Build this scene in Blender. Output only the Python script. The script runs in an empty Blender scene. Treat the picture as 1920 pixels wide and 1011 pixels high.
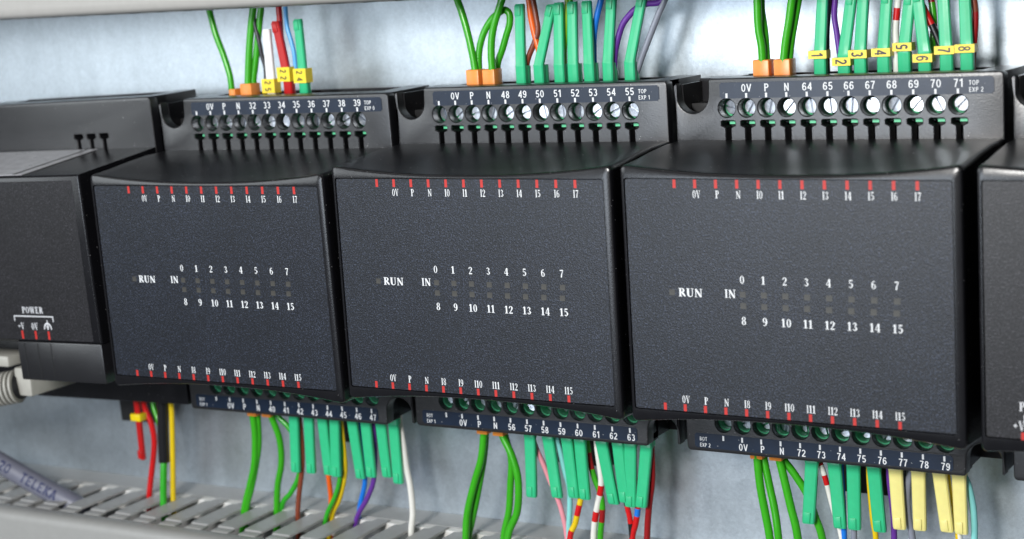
import bpy, bmesh, math, random
from mathutils import Vector, Matrix, Euler
S = 0.001                      # everything below is written in millimetres
random.seed(7)
sc = bpy.context.scene
col = sc.collection

# ------------------------------------------------------------------ camera
cd = bpy.data.cameras.new("camera"); cam = bpy.data.objects.new("camera", cd); col.objects.link(cam)
cam.matrix_world = (Matrix.Translation(Vector((234.7725, -316.4213, 52.4406))*S)
    @ Matrix.Rotation(0.5322, 4, 'Z') @ Matrix.Rotation(-0.1662, 4, 'X') @ Matrix.Rotation(0.0634, 4, 'Y')
    @ Matrix.Rotation(math.pi/2, 4, 'X'))
cd.sensor_width = 36.0; cd.lens = 3192.67/1920*36.0
cd.clip_start = 0.02; cd.clip_end = 50.0
cd.dof.use_dof = True; cd.dof.focus_distance = 0.384; cd.dof.aperture_fstop = 20.0; cd.dof.aperture_blades = 7
sc.camera = cam

# ------------------------------------------------------------------ light
world = bpy.data.worlds.new("World"); sc.world = world; world.use_nodes = True
bg = world.node_tree.nodes["Background"]
bg.inputs[0].default_value = (0.86, 0.93, 1.0, 1.0); bg.inputs[1].default_value = 0.11
def area(name, loc, target, size, power, colr=(1, 1, 1)):
    l = bpy.data.lights.new(name, 'AREA'); l.shape = 'DISK'; l.size = size*S; l.energy = power; l.color = colr
    o = bpy.data.objects.new(name, l); col.objects.link(o)
    o.location = Vector(loc)*S
    d = (Vector(target)-Vector(loc)).normalized()
    o.rotation_euler = d.to_track_quat('-Z', 'Y').to_euler()
    return o
area("flash_lamp", (85, -470, 150), (45, 30, 0), 95, 2.7, (1.0, 0.985, 0.96))
area("soft_lamp", (-60, -460, -12), (40, 30, 0), 170, 0.68, (0.80, 0.89, 1.0))
area("side_fill", (-450, -460, 150), (-20, 30, 10), 340, 1.42, (0.90, 0.96, 1.0))  # added unseen source that brightens the upper left of the plate
sc.view_settings.view_transform = 'Standard'; sc.view_settings.look = 'None'
sc.view_settings.exposure = 0.0; sc.view_settings.gamma = 1.0; sc.view_settings.use_curve_mapping = False

# ------------------------------------------------------------------ materials
def new_mat(name):
    m = bpy.data.materials.new(name); m.use_nodes = True
    nt = m.node_tree; b = nt.nodes["Principled BSDF"]
    tc = nt.nodes.new("ShaderNodeTexCoord")
    return m, nt, b, tc
def noise(nt, tc, feature_mm, detail=3, rough=.6, coord='Object', stretch=None):
    n = nt.nodes.new("ShaderNodeTexNoise"); n.inputs['Scale'].default_value = 1.0/(feature_mm*S)
    n.inputs['Detail'].default_value = detail; n.inputs['Roughness'].default_value = rough
    if stretch:
        mp = nt.nodes.new("ShaderNodeMapping"); mp.inputs['Scale'].default_value = stretch
        nt.links.new(tc.outputs[coord], mp.inputs[0]); nt.links.new(mp.outputs[0], n.inputs['Vector'])
    else: nt.links.new(tc.outputs[coord], n.inputs['Vector'])
    return n
def bump(nt, b, h, dist_mm, strength=1.0, prev=None):
    n = nt.nodes.new("ShaderNodeBump"); n.inputs['Distance'].default_value = dist_mm*S; n.inputs['Strength'].default_value = strength
    nt.links.new(h, n.inputs['Height'])
    if prev: nt.links.new(prev.outputs[0], n.inputs['Normal'])
    nt.links.new(n.outputs[0], b.inputs['Normal']); return n
def ramp(nt, fac, stops):
    r = nt.nodes.new("ShaderNodeValToRGB"); e = r.color_ramp.elements
    while len(e) < len(stops): e.new(.5)
    for k, (p, c) in enumerate(stops): e[k].position = p; e[k].color = (*c, 1)
    nt.links.new(fac, r.inputs[0]); return r
def plastic(name, c, rough=.4, grain=0.0, gmm=.4, var=.08, sss=0, spec=.5, coat=0, dust=0):
    m, nt, b, tc = new_mat(name)
    n = noise(nt, tc, 3.0, 4)
    lo = tuple(x*(1-var) for x in c); hi = tuple(min(1, x*(1+var)) for x in c)
    r = ramp(nt, n.outputs[0], [(.3, lo), (.7, hi)])
    out = r.outputs[0]
    if dust:
        d = noise(nt, tc, .9, 2, .8)
        dr = ramp(nt, d.outputs[0], [(.715, (0, 0, 0)), (.74, (dust, dust, dust))])
        mx = nt.nodes.new("ShaderNodeMixRGB"); mx.inputs[2].default_value = (.55, .55, .56, 1)
        nt.links.new(dr.outputs[0], mx.inputs[0]); nt.links.new(out, mx.inputs[1]); out = mx.outputs[0]
    nt.links.new(out, b.inputs['Base Color'])
    b.inputs['Roughness'].default_value = rough
    b.inputs['Specular IOR Level'].default_value = spec
    rn = noise(nt, tc, 8.0, 5)
    rr = nt.nodes.new("ShaderNodeMapRange"); rr.inputs[3].default_value = rough*.85; rr.inputs[4].default_value = min(1, rough*1.2)
    nt.links.new(rn.outputs[0], rr.inputs[0]); nt.links.new(rr.outputs[0], b.inputs['Roughness'])
    if sss:
        b.inputs['Subsurface Weight'].default_value = sss; b.inputs['Subsurface Radius'].default_value = (.6, 1, .6); b.inputs['Subsurface Scale'].default_value = .0008
    if coat: b.inputs['Coat Weight'].default_value = coat; b.inputs['Coat Roughness'].default_value = .12
    if grain:
        g = noise(nt, tc, gmm, 2, .5); bump(nt, b, g.outputs[0], grain)
    return m
M = {}
M['case'] = plastic('charcoal_case_plastic', (.007, .007, .0088), .24, .018, .35, .1, dust=.5)
M['case_top'] = plastic('charcoal_glossy_case_plastic', (.007, .007, .009), .31, .006, .5, .1, dust=.7)
M['face'] = plastic('charcoal_terminal_plastic', (.008, .008, .010), .35, .034, .3, .1, dust=.5, spec=1.0)
M['dark'] = plastic('black_inner_plastic', (.008, .008, .009), .5)
M['strip'] = plastic('navy_label_film', (.004, .013, .034), .36, .012, .5, .15, dust=.6)
M['print'] = plastic('white_print', (.72, .74, .76), .5, var=.04)
M['redprint'] = plastic('red_print', (.50, .022, .016), .5, var=.1)
M['greyprint'] = plastic('grey_print', (.62, .63, .66), .5)
M['led'] = plastic('smoked_indicator_film', (.052, .050, .044), .42, var=.25)
M['tag'] = plastic('mint_green_plastic', (.035, .52, .24), .33, .012, .6, .05, sss=.25)
M['tagred'] = plastic('red_tag_plastic', (.50, .008, .008), .33, sss=.1)
M['tagwhite'] = plastic('white_tag_plastic', (.86, .86, .87), .35)
M['tagyellow'] = plastic('pale_yellow_plastic', (.86, .78, .28), .35, .008, .6, .04, sss=.2)
M['inner_green'] = plastic('green_terminal_plastic', (.10, .55, .27), .35)
M['orange_tag'] = plastic('orange_ferrule_plastic', (.92, .30, .045), .35, sss=.2)
M['sleeve'] = plastic('yellow_marker_plastic', (.90, .68, .008), .3)
M['ink'] = plastic('black_ink', (.015, .015, .012), .4)
WC = dict(green=(.042, .39, .012), dark=(.03, .03, .035), red=(.62, .01, .012), blue=(.012, .19, .72), lightblue=(.10, .42, .85),
    brown=(.22, .05, .025), orange=(.85, .13, .01), yellowgreen=(.30, .48, .02), yellow=(.80, .56, .01), purple=(.13, .035, .30),
    grey=(.25, .27, .33), white=(.80, .79, .74), pink=(.80, .30, .36), cyan=(.25, .68, .66), black=(.012, .012, .014), darkred=(.30, .008, .01), midgreen=(.03, .38, .02))
for k, c in WC.items(): M['w_'+k] = plastic(k+'_wire_insulation', c, .25, .006, 1.2, .05)
M['duct'] = plastic('grey_duct_pvc', (.37, .37, .365), .42, .012, 1.0, .05, dust=.15)
M['ductin'] = plastic('pale_duct_pvc', (.80, .79, .76), .5)
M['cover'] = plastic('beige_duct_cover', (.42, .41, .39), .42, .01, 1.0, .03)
M['cover_shaded'] = plastic('shaded_duct_cover', (.33, .33, .32), .45, .01, 1.0, .03)  # same cover as the upper duct, weaker light below put into its colour
M['boot'] = plastic('ivory_boot_plastic', (.42, .41, .37), .4)
M['jacket'] = plastic('grey_blue_cable_jacket', (.17, .175, .225), .42, .01, 1.2, .06)
M['blueink'] = plastic('blue_ink', (.02, .028, .10), .5)
M['silverlabel'] = plastic('silver_grey_label_film', (.55, .55, .58), .28, .01, 1.5, .2)
def metal(name, c, rough, gm=.25):
    m, nt, b, tc = new_mat(name)
    n = noise(nt, tc, .5, 3); r = ramp(nt, n.outputs[0], [(.3, tuple(x*.75 for x in c)), (.7, c)])
    nt.links.new(r.outputs[0], b.inputs['Base Color']); b.inputs['Metallic'].default_value = 1; b.inputs['Roughness'].default_value = rough
    s = noise(nt, tc, gm, 2, .5, stretch=(1, 1, .25)); bump(nt, b, s.outputs[0], .05)
    return m
M['screw'] = metal('zinc_screw_metal', (.66, .70, .76), .36)
M['steel'] = metal('steel_rail_metal', (.6, .62, .65), .35)
def galv():
    m, nt, b, tc = new_mat('galvanised_steel_sheet')
    big = noise(nt, tc, 14.0, 4, .6); mid = noise(nt, tc, .8, 3, .8); streak = noise(nt, tc, 6.0, 3, .6, stretch=(1, 1, .12))
    v = nt.nodes.new("ShaderNodeTexVoronoi"); v.inputs['Scale'].default_value = 1/(2.6*S); nt.links.new(tc.outputs['Object'], v.inputs['Vector'])
    mx = nt.nodes.new("ShaderNodeMixRGB"); mx.inputs[0].default_value = .72
    nt.links.new(big.outputs[0], mx.inputs[1]); nt.links.new(mid.outputs[0], mx.inputs[2])
    m2 = nt.nodes.new("ShaderNodeMixRGB"); m2.inputs[0].default_value = .11
    nt.links.new(mx.outputs[0], m2.inputs[1]); nt.links.new(v.outputs['Color'], m2.inputs[2])
    m3 = nt.nodes.new("ShaderNodeMixRGB"); m3.inputs[0].default_value = .22
    nt.links.new(m2.outputs[0], m3.inputs[1]); nt.links.new(streak.outputs[0], m3.inputs[2])
    r = ramp(nt, m3.outputs[0], [(.30, (.42, .475, .52)), (.70, (.66, .73, .79))])
    nt.links.new(r.outputs[0], b.inputs['Base Color'])
    b.inputs['Metallic'].default_value = .92
    rr = nt.nodes.new("ShaderNodeMapRange"); rr.inputs[3].default_value = .36; rr.inputs[4].default_value = .48
    nt.links.new(m3.outputs[0], rr.inputs[0]); nt.links.new(rr.outputs[0], b.inputs['Roughness'])
    bump(nt, b, mid.outputs[0], .035)
    return m
M['galv'] = galv()
def panel_mat(name, c, rough, amp, warm=False):
    m, nt, b, tc = new_mat(name)
    n = noise(nt, tc, .33, 2, .5); n2 = noise(nt, tc, 20, 3)
    mx = nt.nodes.new("ShaderNodeMixRGB"); mx.inputs[0].default_value = .1
    nt.links.new(n.outputs[0], mx.inputs[1]); nt.links.new(n2.outputs[0], mx.inputs[2])
    r = ramp(nt, mx.outputs[0], [(.34, tuple(x*.4 for x in c)), (.54, c), (.70, tuple(x*5.4 for x in c))])
    nt.links.new(r.outputs[0], b.inputs['Base Color']); b.inputs['Roughness'].default_value = rough
    bump(nt, b, n.outputs[0], amp)
    return m
M['panel'] = panel_mat('speckled_blue_black_film', (.0085, .0108, .0172), .40, .055)
M['panel_plain'] = panel_mat('speckled_warm_black_film', (.0095, .009, .011), .40, .05)

# ------------------------------------------------------------------ helpers
def link(o, parent=None):
    col.objects.link(o)
    if parent is not None: o.parent = parent
    return o
def mesh_obj(name, bm, mats, parent=None, smooth=False, angle=None):
    me = bpy.data.meshes.new(name)
    bmesh.ops.recalc_face_normals(bm, faces=bm.faces[:])
    for v in bm.verts: v.co *= S
    if angle is not None:
        for f in bm.faces: f.smooth = True
        for e in bm.edges:
            if len(e.link_faces) == 2 and e.calc_face_angle(0) > math.radians(angle): e.smooth = False
    elif smooth:
        for f in bm.faces: f.smooth = True
    bm.to_mesh(me); bm.free()
    for m in (mats if isinstance(mats, (list, tuple)) else [mats]): me.materials.append(m)
    return link(bpy.data.objects.new(name, me), parent)
def empty(name, label, cat, loc=(0, 0, 0), rot=(0, 0, 0), group=None):
    o = bpy.data.objects.new(name, None); o.empty_display_size = .005; link(o)
    o.location = Vector(loc)*S; o.rotation_euler = rot
    o['label'] = label; o['category'] = cat
    if group: o['group'] = group
    return o
def tag(o, label, cat, group=None):
    o['label'] = label; o['category'] = cat
    if group: o['group'] = group
    return o
def box(bm, x0, x1, y0, y1, z0, z1, bev=0, seg=2):
    r = bmesh.ops.create_cube(bm, size=1)
    for v in r['verts']: v.co = Vector(((x0+x1)/2+v.co.x*(x1-x0), (y0+y1)/2+v.co.y*(y1-y0), (z0+z1)/2+v.co.z*(z1-z0)))
    if bev:
        es = list({e for v in r['verts'] for e in v.link_edges})
        bmesh.ops.bevel(bm, geom=es, offset=bev, segments=seg, affect='EDGES', profile=.5)
def prism_xz(bm, pts, y0, y1):
    a = [bm.verts.new((x, y0, z)) for x, z in pts]; b = [bm.verts.new((x, y1, z)) for x, z in pts]
    bm.faces.new(a); bm.faces.new(b[::-1]); n = len(pts)
    for i in range(n): bm.faces.new((a[i], b[i], b[(i+1) % n], a[(i+1) % n]))
def cyl_y(bm, x, z, y0, y1, r, n=24, bev=0):
    rings = [(y0, r-bev), (y0+bev, r), (y1, r)] if bev else [(y0, r), (y1, r)]
    L = [[bm.verts.new((x+rr*math.cos(6.2831853*i/n), y, z+rr*math.sin(6.2831853*i/n))) for i in range(n)] for y, rr in rings]
    bm.faces.new(L[0]); bm.faces.new(L[-1][::-1])
    for a, b in zip(L, L[1:]):
        for i in range(n): bm.faces.new((a[i], b[i], b[(i+1) % n], a[(i+1) % n]))
def catmull(p, k=8):
    p = [Vector(a) for a in p]; out = []
    for i in range(len(p)-1):
        a = p[i-1] if i else p[0]*2-p[1]; b, c = p[i], p[i+1]; d = p[i+2] if i+2 < len(p) else p[-1]*2-p[-2]
        for j in range(k):
            t = j/k
            # centripetal-ish: plain Catmull-Rom with damped tangents
            m0 = (c-a)*.5; m1 = (d-b)*.5; L = (c-b).length
            if m0.length > 1.3*L: m0 *= 1.3*L/m0.length
            if m1.length > 1.3*L: m1 *= 1.3*L/m1.length
            out.append(b*(2*t**3-3*t*t+1)+m0*(t**3-2*t*t+t)+c*(-2*t**3+3*t*t)+m1*(t**3-t*t))
    out.append(p[-1]); return out
def tube(bm, pts, r, n=12, bands=None, taper=None):
    fr = []; t0 = (pts[1]-pts[0]).normalized(); u = t0.orthogonal().normalized()
    acc = [0]
    for a, b in zip(pts, pts[1:]): acc.append(acc[-1]+(b-a).length)
    rings = []
    for i, p in enumerate(pts):
        t = (pts[min(i+1, len(pts)-1)]-pts[max(i-1, 0)]).normalized()
        u = (u-t*u.dot(t)).normalized(); w = t.cross(u)
        rr = r if taper is None else r*taper(acc[i]/acc[-1])
        rings.append([bm.verts.new(p+(u*math.cos(6.2831853*k/n)+w*math.sin(6.2831853*k/n))*rr) for k in range(n)])
    for i in range(len(rings)-1):
        mi = 0
        if bands:
            z = (pts[i].z+pts[i+1].z)/2; prev = True
            for k, (zz, m) in enumerate(bands):
                if z > zz: mi = m; break
            else: mi = bands[-1][1]
        for k in range(n):
            f = bm.faces.new((rings[i][k], rings[i+1][k], rings[i+1][(k+1) % n], rings[i][(k+1) % n])); f.material_index = mi
    bm.faces.new(rings[0]); bm.faces.new(rings[-1][::-1])
    return rings

# ---- curve plate with round and shaped openings (all in mm), lying in XZ, thickness along +Y
def offset_poly(pts, d):
    """move a closed outline outwards by d (negative: inwards)"""
    n = len(pts); A = sum(pts[i][0]*pts[(i+1) % n][1]-pts[(i+1) % n][0]*pts[i][1] for i in range(n))
    s = 1 if A > 0 else -1; out = []
    for i in range(n):
        p, q, r = (Vector(pts[k % n]) for k in (i-1, i, i+1))
        a = (q-p).normalized(); c = (r-q).normalized()
        na = Vector((a.y, -a.x))*s; nc = Vector((c.y, -c.x))*s; m = (na+nc)
        m = m/max(.35, m.dot(na)) if m.length > 1e-6 else na
        out.append(tuple(q+m*d))
    return out
def plate_mesh(outline, holes, y0, y1, bev=.45, hb=.2):
    cu = bpy.data.curves.new('outline', 'CURVE'); cu.dimensions = '2D'; cu.fill_mode = 'BOTH'
    loops = [offset_poly(outline, -bev)]+[offset_poly(q, hb) for q in holes]
    for pts in loops:
        s = cu.splines.new('POLY'); s.points.add(len(pts)-1); s.use_cyclic_u = True
        for q, (x, z) in zip(s.points, pts): q.co = (x, z, 0, 1)
    o = bpy.data.objects.new('outline', cu); col.objects.link(o)
    dg = bpy.context.evaluated_depsgraph_get(); dg.update()
    me = bpy.data.meshes.new_from_object(o.evaluated_get(dg))
    bm = bmesh.new(); bm.from_mesh(me)
    bpy.data.objects.remove(o); bpy.data.curves.remove(cu); bpy.data.meshes.remove(me)
    for v in bm.verts: v.co = Vector((v.co.x, y0, v.co.y))
    def strips(src, steps):
        L = [[bm.verts.new((x, y, z)) for x, z in offset_poly(src, d)] for y, d in steps]
        for a, c in zip(L, L[1:]):
            n = len(a)
            for i in range(n): bm.faces.new((a[i], c[i], c[(i+1) % n], a[(i+1) % n]))
    strips(outline, [(y0, -bev), (y0+bev*.13, -bev*.5), (y0+bev*.5, -bev*.13), (y0+bev, 0), (y1, 0)])
    for q in holes: strips(q, [(y0, hb), (y0+hb, 0), (y1, 0)])
    bmesh.ops.remove_doubles(bm, verts=bm.verts[:], dist=.0015)
    return bm

# ---- serif lettering: drawn with strokes of changing width (cap height 1)
def st(*p): return ('s', p)
def rg(cx, cy, rx, ry, tx, ty): return ('r', (cx, cy, rx, ry, tx, ty))
def bar(x0, x1, z0, z1): return ('b', (x0, x1, z0, z1))
G = {
'0': (.54, [rg(.27, .5, .25, .5, .15, .055)]), 'O': (.68, [rg(.34, .5, .32, .5, .15, .055)]),
'1': (.44, [bar(.14, .32, .03, 1), bar(.02, .44, 0, .06), st((.03, .8, .05), (.16, .93, .1))]),
'2': (.52, [st((.08, .72, .16), (.12, .9, .1), (.26, .96, .07), (.4, .84, .15), (.4, .66, .17), (.28, .4, .1), (.08, .12, .07)), bar(.04, .48, 0, .14)]),
'3': (.52, [st((.08, .8, .13), (.22, .96, .07), (.38, .78, .16), (.24, .54, .06)), st((.24, .53, .06), (.42, .27, .18), (.24, .04, .07), (.07, .2, .14))]),
'4': (.55, [bar(.3, .46, 0, 1), st((.32, .95, .07), (.04, .3, .07)), bar(.02, .54, .25, .33), bar(.22, .54, 0, .05)]),
'5': (.52, [bar(.09, .44, .86, 1), st((.12, .9, .07), (.1, .55, .06)), st((.1, .53, .06), (.27, .62, .08), (.42, .33, .18), (.25, .04, .07), (.07, .18, .14))]),
'6': (.52, [rg(.27, .31, .23, .31, .14, .055), st((.42, .9, .1), (.27, .95, .07), (.12, .7, .15), (.1, .35, .16))]),
'7': (.52, [bar(.05, .48, .86, 1), st((.45, .88, .08), (.28, .45, .13), (.22, 0, .18))]),
'8': (.52, [rg(.26, .75, .2, .25, .12, .05), rg(.26, .27, .23, .27, .14, .055)]),
'9': (.52, [rg(.25, .69, .23, .31, .14, .055), st((.1, .1, .1), (.25, .05, .07), (.4, .3, .15), (.42, .65, .16))]),
'I': (.32, [bar(.09, .24, .03, .97), bar(.02, .31, 0, .05), bar(.02, .31, .95, 1)]),
'P': (.58, [bar(.09, .26, .03, .97), bar(.01, .36, 0, .055), bar(.01, .3, .945, 1), st((.26, .97, .055), (.42, .93, .1), (.49, .74, .17), (.42, .54, .1), (.26, .5, .055))]),
'R': (.66, [bar(.09, .26, .03, .97), bar(.01, .34, 0, .055), bar(.01, .3, .945, 1), st((.26, .97, .055), (.42, .93, .1), (.48, .75, .16), (.42, .57, .1), (.26, .53, .055)), st((.32, .52, .12), (.48, .25, .17), (.62, .02, .1))]),
'N': (.68, [bar(.08, .15, .03, .97), bar(.55, .62, .03, .97), st((.1, .97, .16), (.58, .03, .16)), bar(.0, .24, 0, .055), bar(.46, .72, .945, 1)]),
'V': (.62, [st((.1, 1, .17), (.32, 0, .12)), st((.33, 0, .05), (.53, 1, .06)), bar(.0, .24, .945, 1), bar(.42, .64, .945, 1)]),
'U': (.66, [st((.15, 1, .17), (.15, .3, .17), (.22, .08, .12), (.36, .03, .07), (.5, .12, .06), (.54, .35, .06), (.54, 1, .06)), bar(.0, .3, .945, 1), bar(.42, .66, .945, 1)]),
'W': (.92, [st((.1, 1, .16), (.28, 0, .12)), st((.29, 0, .05), (.45, .9, .06)), st((.45, 1, .16), (.63, 0, .12)), st((.64, 0, .05), (.82, 1, .06)), bar(.0, .22, .945, 1), bar(.7, .92, .945, 1)]),
'E': (.6, [bar(.09, .26, .03, .97), bar(.01, .52, 0, .07), bar(.01, .5, .93, 1), bar(.26, .4, .47, .53), bar(.46, .53, .03, .25), bar(.44, .5, .75, .97)]),
'+': (.5, [bar(.05, .47, .44, .54), bar(.21, .31, .28, .7)]),
}
def serif(bm, s, x, z, h, y, xs=1.0, gap=.08, weight=1.0, align='C'):
    tot = sum(G[c][0] for c in s)+gap*(len(s)-1)
    cx = x-(tot/2*h*xs if align == 'C' else 0); k = [0]
    def P(a, b): return bm.verts.new((cx+a*h*xs, y-k[0]*.0025, z+(b-.5)*h))
    for c in s:
        for kind, d in G[c][1]:
            k[0] += 1
            if kind == 'b':
                a, b, e, f = d; bm.faces.new([P(a, e), P(b, e), P(b, f), P(a, f)])
            elif kind == 'r':
                px, py, rx, ry, tx, ty = d; n = 16; o = []; i_ = []
                for j in range(n):
                    A = 6.2831853*j/n; o.append(P(px+rx*math.cos(A), py+ry*math.sin(A))); i_.append(P(px+(rx-tx*weight)*math.cos(A), py+(ry-ty)*math.sin(A)))
                for j in range(n): bm.faces.new((o[j], o[(j+1) % n], i_[(j+1) % n], i_[j]))
            else:
                pts = catmull([(a, w, b) for a, b, w in d], 4) if len(d) > 2 else [Vector((a, w, b)) for a, b, w in d]
                L = []
                for j, q in enumerate(pts):
                    t = pts[min(j+1, len(pts)-1)]-pts[max(j-1, 0)]; t = Vector((t.x, t.z)).normalized(); nn = Vector((-t.y, t.x))*(q.y*weight/2)
                    L.append((P(q.x+nn.x, q.z+nn.y), P(q.x-nn.x, q.z-nn.y)))
                for a, b in zip(L, L[1:]): bm.faces.new((a[0], b[0], b[1], a[1]))
        cx += (G[c][0]+gap)*h*xs


# ---- sans lettering, same strokes with an even width
w_ = .15
def ln(*p): return ('s', tuple((a, b, w_) for a, b in p))
def arcpts(cx, cy, rx, ry, a0, a1, n=7): return [(cx+rx*math.cos(math.radians(a0+(a1-a0)*i/n)), cy+ry*math.sin(math.radians(a0+(a1-a0)*i/n))) for i in range(n+1)]
GS = {
'0': (.56, [rg(.28, .5, .28, .5, w_, .13)]), 'O': (.76, [rg(.38, .5, .38, .5, w_, .14)]),
'1': (.42, [bar(.22, .39, 0, 1), ln((.04, .76), (.16, .8), (.28, .95))]),
'2': (.56, [ln(*(arcpts(.28, .7, .2, .23, 165, -35)+[(.2, .25), (.08, .08)])), bar(.02, .54, 0, .14)]),
'3': (.56, [ln(*arcpts(.27, .72, .19, .21, 150, -80)), ln(*arcpts(.27, .29, .21, .22, 80, -150))]),
'4': (.58, [bar(.34, .5, 0, 1), ln((.42, .92), (.06, .3)), bar(.02, .57, .22, .36)]),
'5': (.56, [bar(.12, .5, .86, 1), ln((.16, .95), (.1, .5)), ln(*([(.1, .5)]+arcpts(.28, .32, .2, .25, 115, -150)))]),
'6': (.56, [rg(.29, .31, .27, .31, w_, .13), ln((.48, .78), (.38, .92), (.24, .92), (.11, .7), (.09, .35))]),
'7': (.54, [bar(.03, .53, .86, 1), ln((.46, .9), (.28, .45), (.2, 0))]),
'8': (.56, [rg(.28, .74, .24, .26, w_, .12), rg(.28, .28, .27, .28, w_, .13)]),
'9': (.56, [rg(.27, .69, .27, .31, w_, .13), ln((.08, .22), (.18, .08), (.32, .08), (.45, .3), (.47, .65))]),
'V': (.66, [ln((.07, 1), (.33, .03)), ln((.33, .03), (.59, 1))]),
'P': (.62, [bar(.06, .22, 0, 1), bar(.22, .38, .86, 1), bar(.22, .38, .42, .55), ln(*arcpts(.36, .705, .18, .22, 90, -90))]),
'N': (.7, [bar(.06, .21, 0, 1), bar(.5, .65, 0, 1), ln((.13, .95), (.57, .05))]),
'T': (.62, [bar(.23, .4, 0, .86), bar(.02, .61, .86, 1)]),
'E': (.6, [bar(.06, .22, 0, 1), bar(.22, .56, .86, 1), bar(.22, .52, .44, .57), bar(.22, .58, 0, .14)]),
'X': (.66, [ln((.07, .98), (.59, .02)), ln((.59, .98), (.07, .02))]),
'B': (.66, [bar(.06, .22, 0, 1), bar(.22, .4, .86, 1), bar(.22, .4, .45, .57), bar(.22, .4, 0, .14), ln(*arcpts(.38, .72, .14, .2, 90, -90)), ln(*arcpts(.38, .29, .18, .22, 90, -90))]),
'L': (.54, [bar(.06, .22, 0, 1), bar(.22, .54, 0, .14)]),
'K': (.66, [bar(.06, .22, 0, 1), ln((.22, .42), (.58, .97)), ln((.3, .52), (.6, .03))]),
'A': (.7, [ln((.07, 0), (.35, .97)), ln((.35, .97), (.63, 0)), bar(.2, .5, .25, .37)]),
' ': (.3, []),
}
def sans(bm, s, x, z, h, y, xs=.85, align='C', rot=0, tr=None, bold=0, gap=.13):
    tot = sum(GS[c][0] for c in s)+gap*(len(s)-1); cx = [-(tot/2 if align == 'C' else 0)]; k = [0]
    def P(a, b):
        p, q = (cx[0]+a)*h*xs, (b-.5)*h
        if rot: p, q = p*math.cos(rot)-q*math.sin(rot), p*math.sin(rot)+q*math.cos(rot)
        if tr: return bm.verts.new(tr(x+p, z+q, k[0]))
        return bm.verts.new((x+p, y-k[0]*.0022, z+q))
    for c in s:
        for kind, d in GS[c][1]:
            k[0] += 1
            if kind == 'b':
                a, b, e, f = d; bm.faces.new([P(a, e), P(b, e), P(b, f), P(a, f)])
            elif kind == 'r':
                px, py, rx, ry, tx, ty = d; n = 18; o = []; i_ = []
                for j in range(n):
                    A = 6.2831853*j/n; o.append(P(px+rx*math.cos(A), py+ry*math.sin(A))); i_.append(P(px+(rx-tx)*math.cos(A), py+(ry-ty)*math.sin(A)))
                for j in range(n): bm.faces.new((o[j], o[(j+1) % n], i_[(j+1) % n], i_[j]))
            else:
                pts = [Vector((a, b)) for a, b, w in d]; L = []
                for j, q in enumerate(pts):
                    t = (pts[min(j+1, len(pts)-1)]-pts[max(j-1, 0)]).normalized(); nn = Vector((-t.y, t.x))*(w_+bold)/2
                    L.append((P(q.x+nn.x, q.y+nn.y), P(q.x-nn.x, q.y-nn.y)))
                for a, b in zip(L, L[1:]): bm.faces.new((a[0], b[0], b[1], a[1]))
        cx[0] += GS[c][0]+gap
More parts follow.
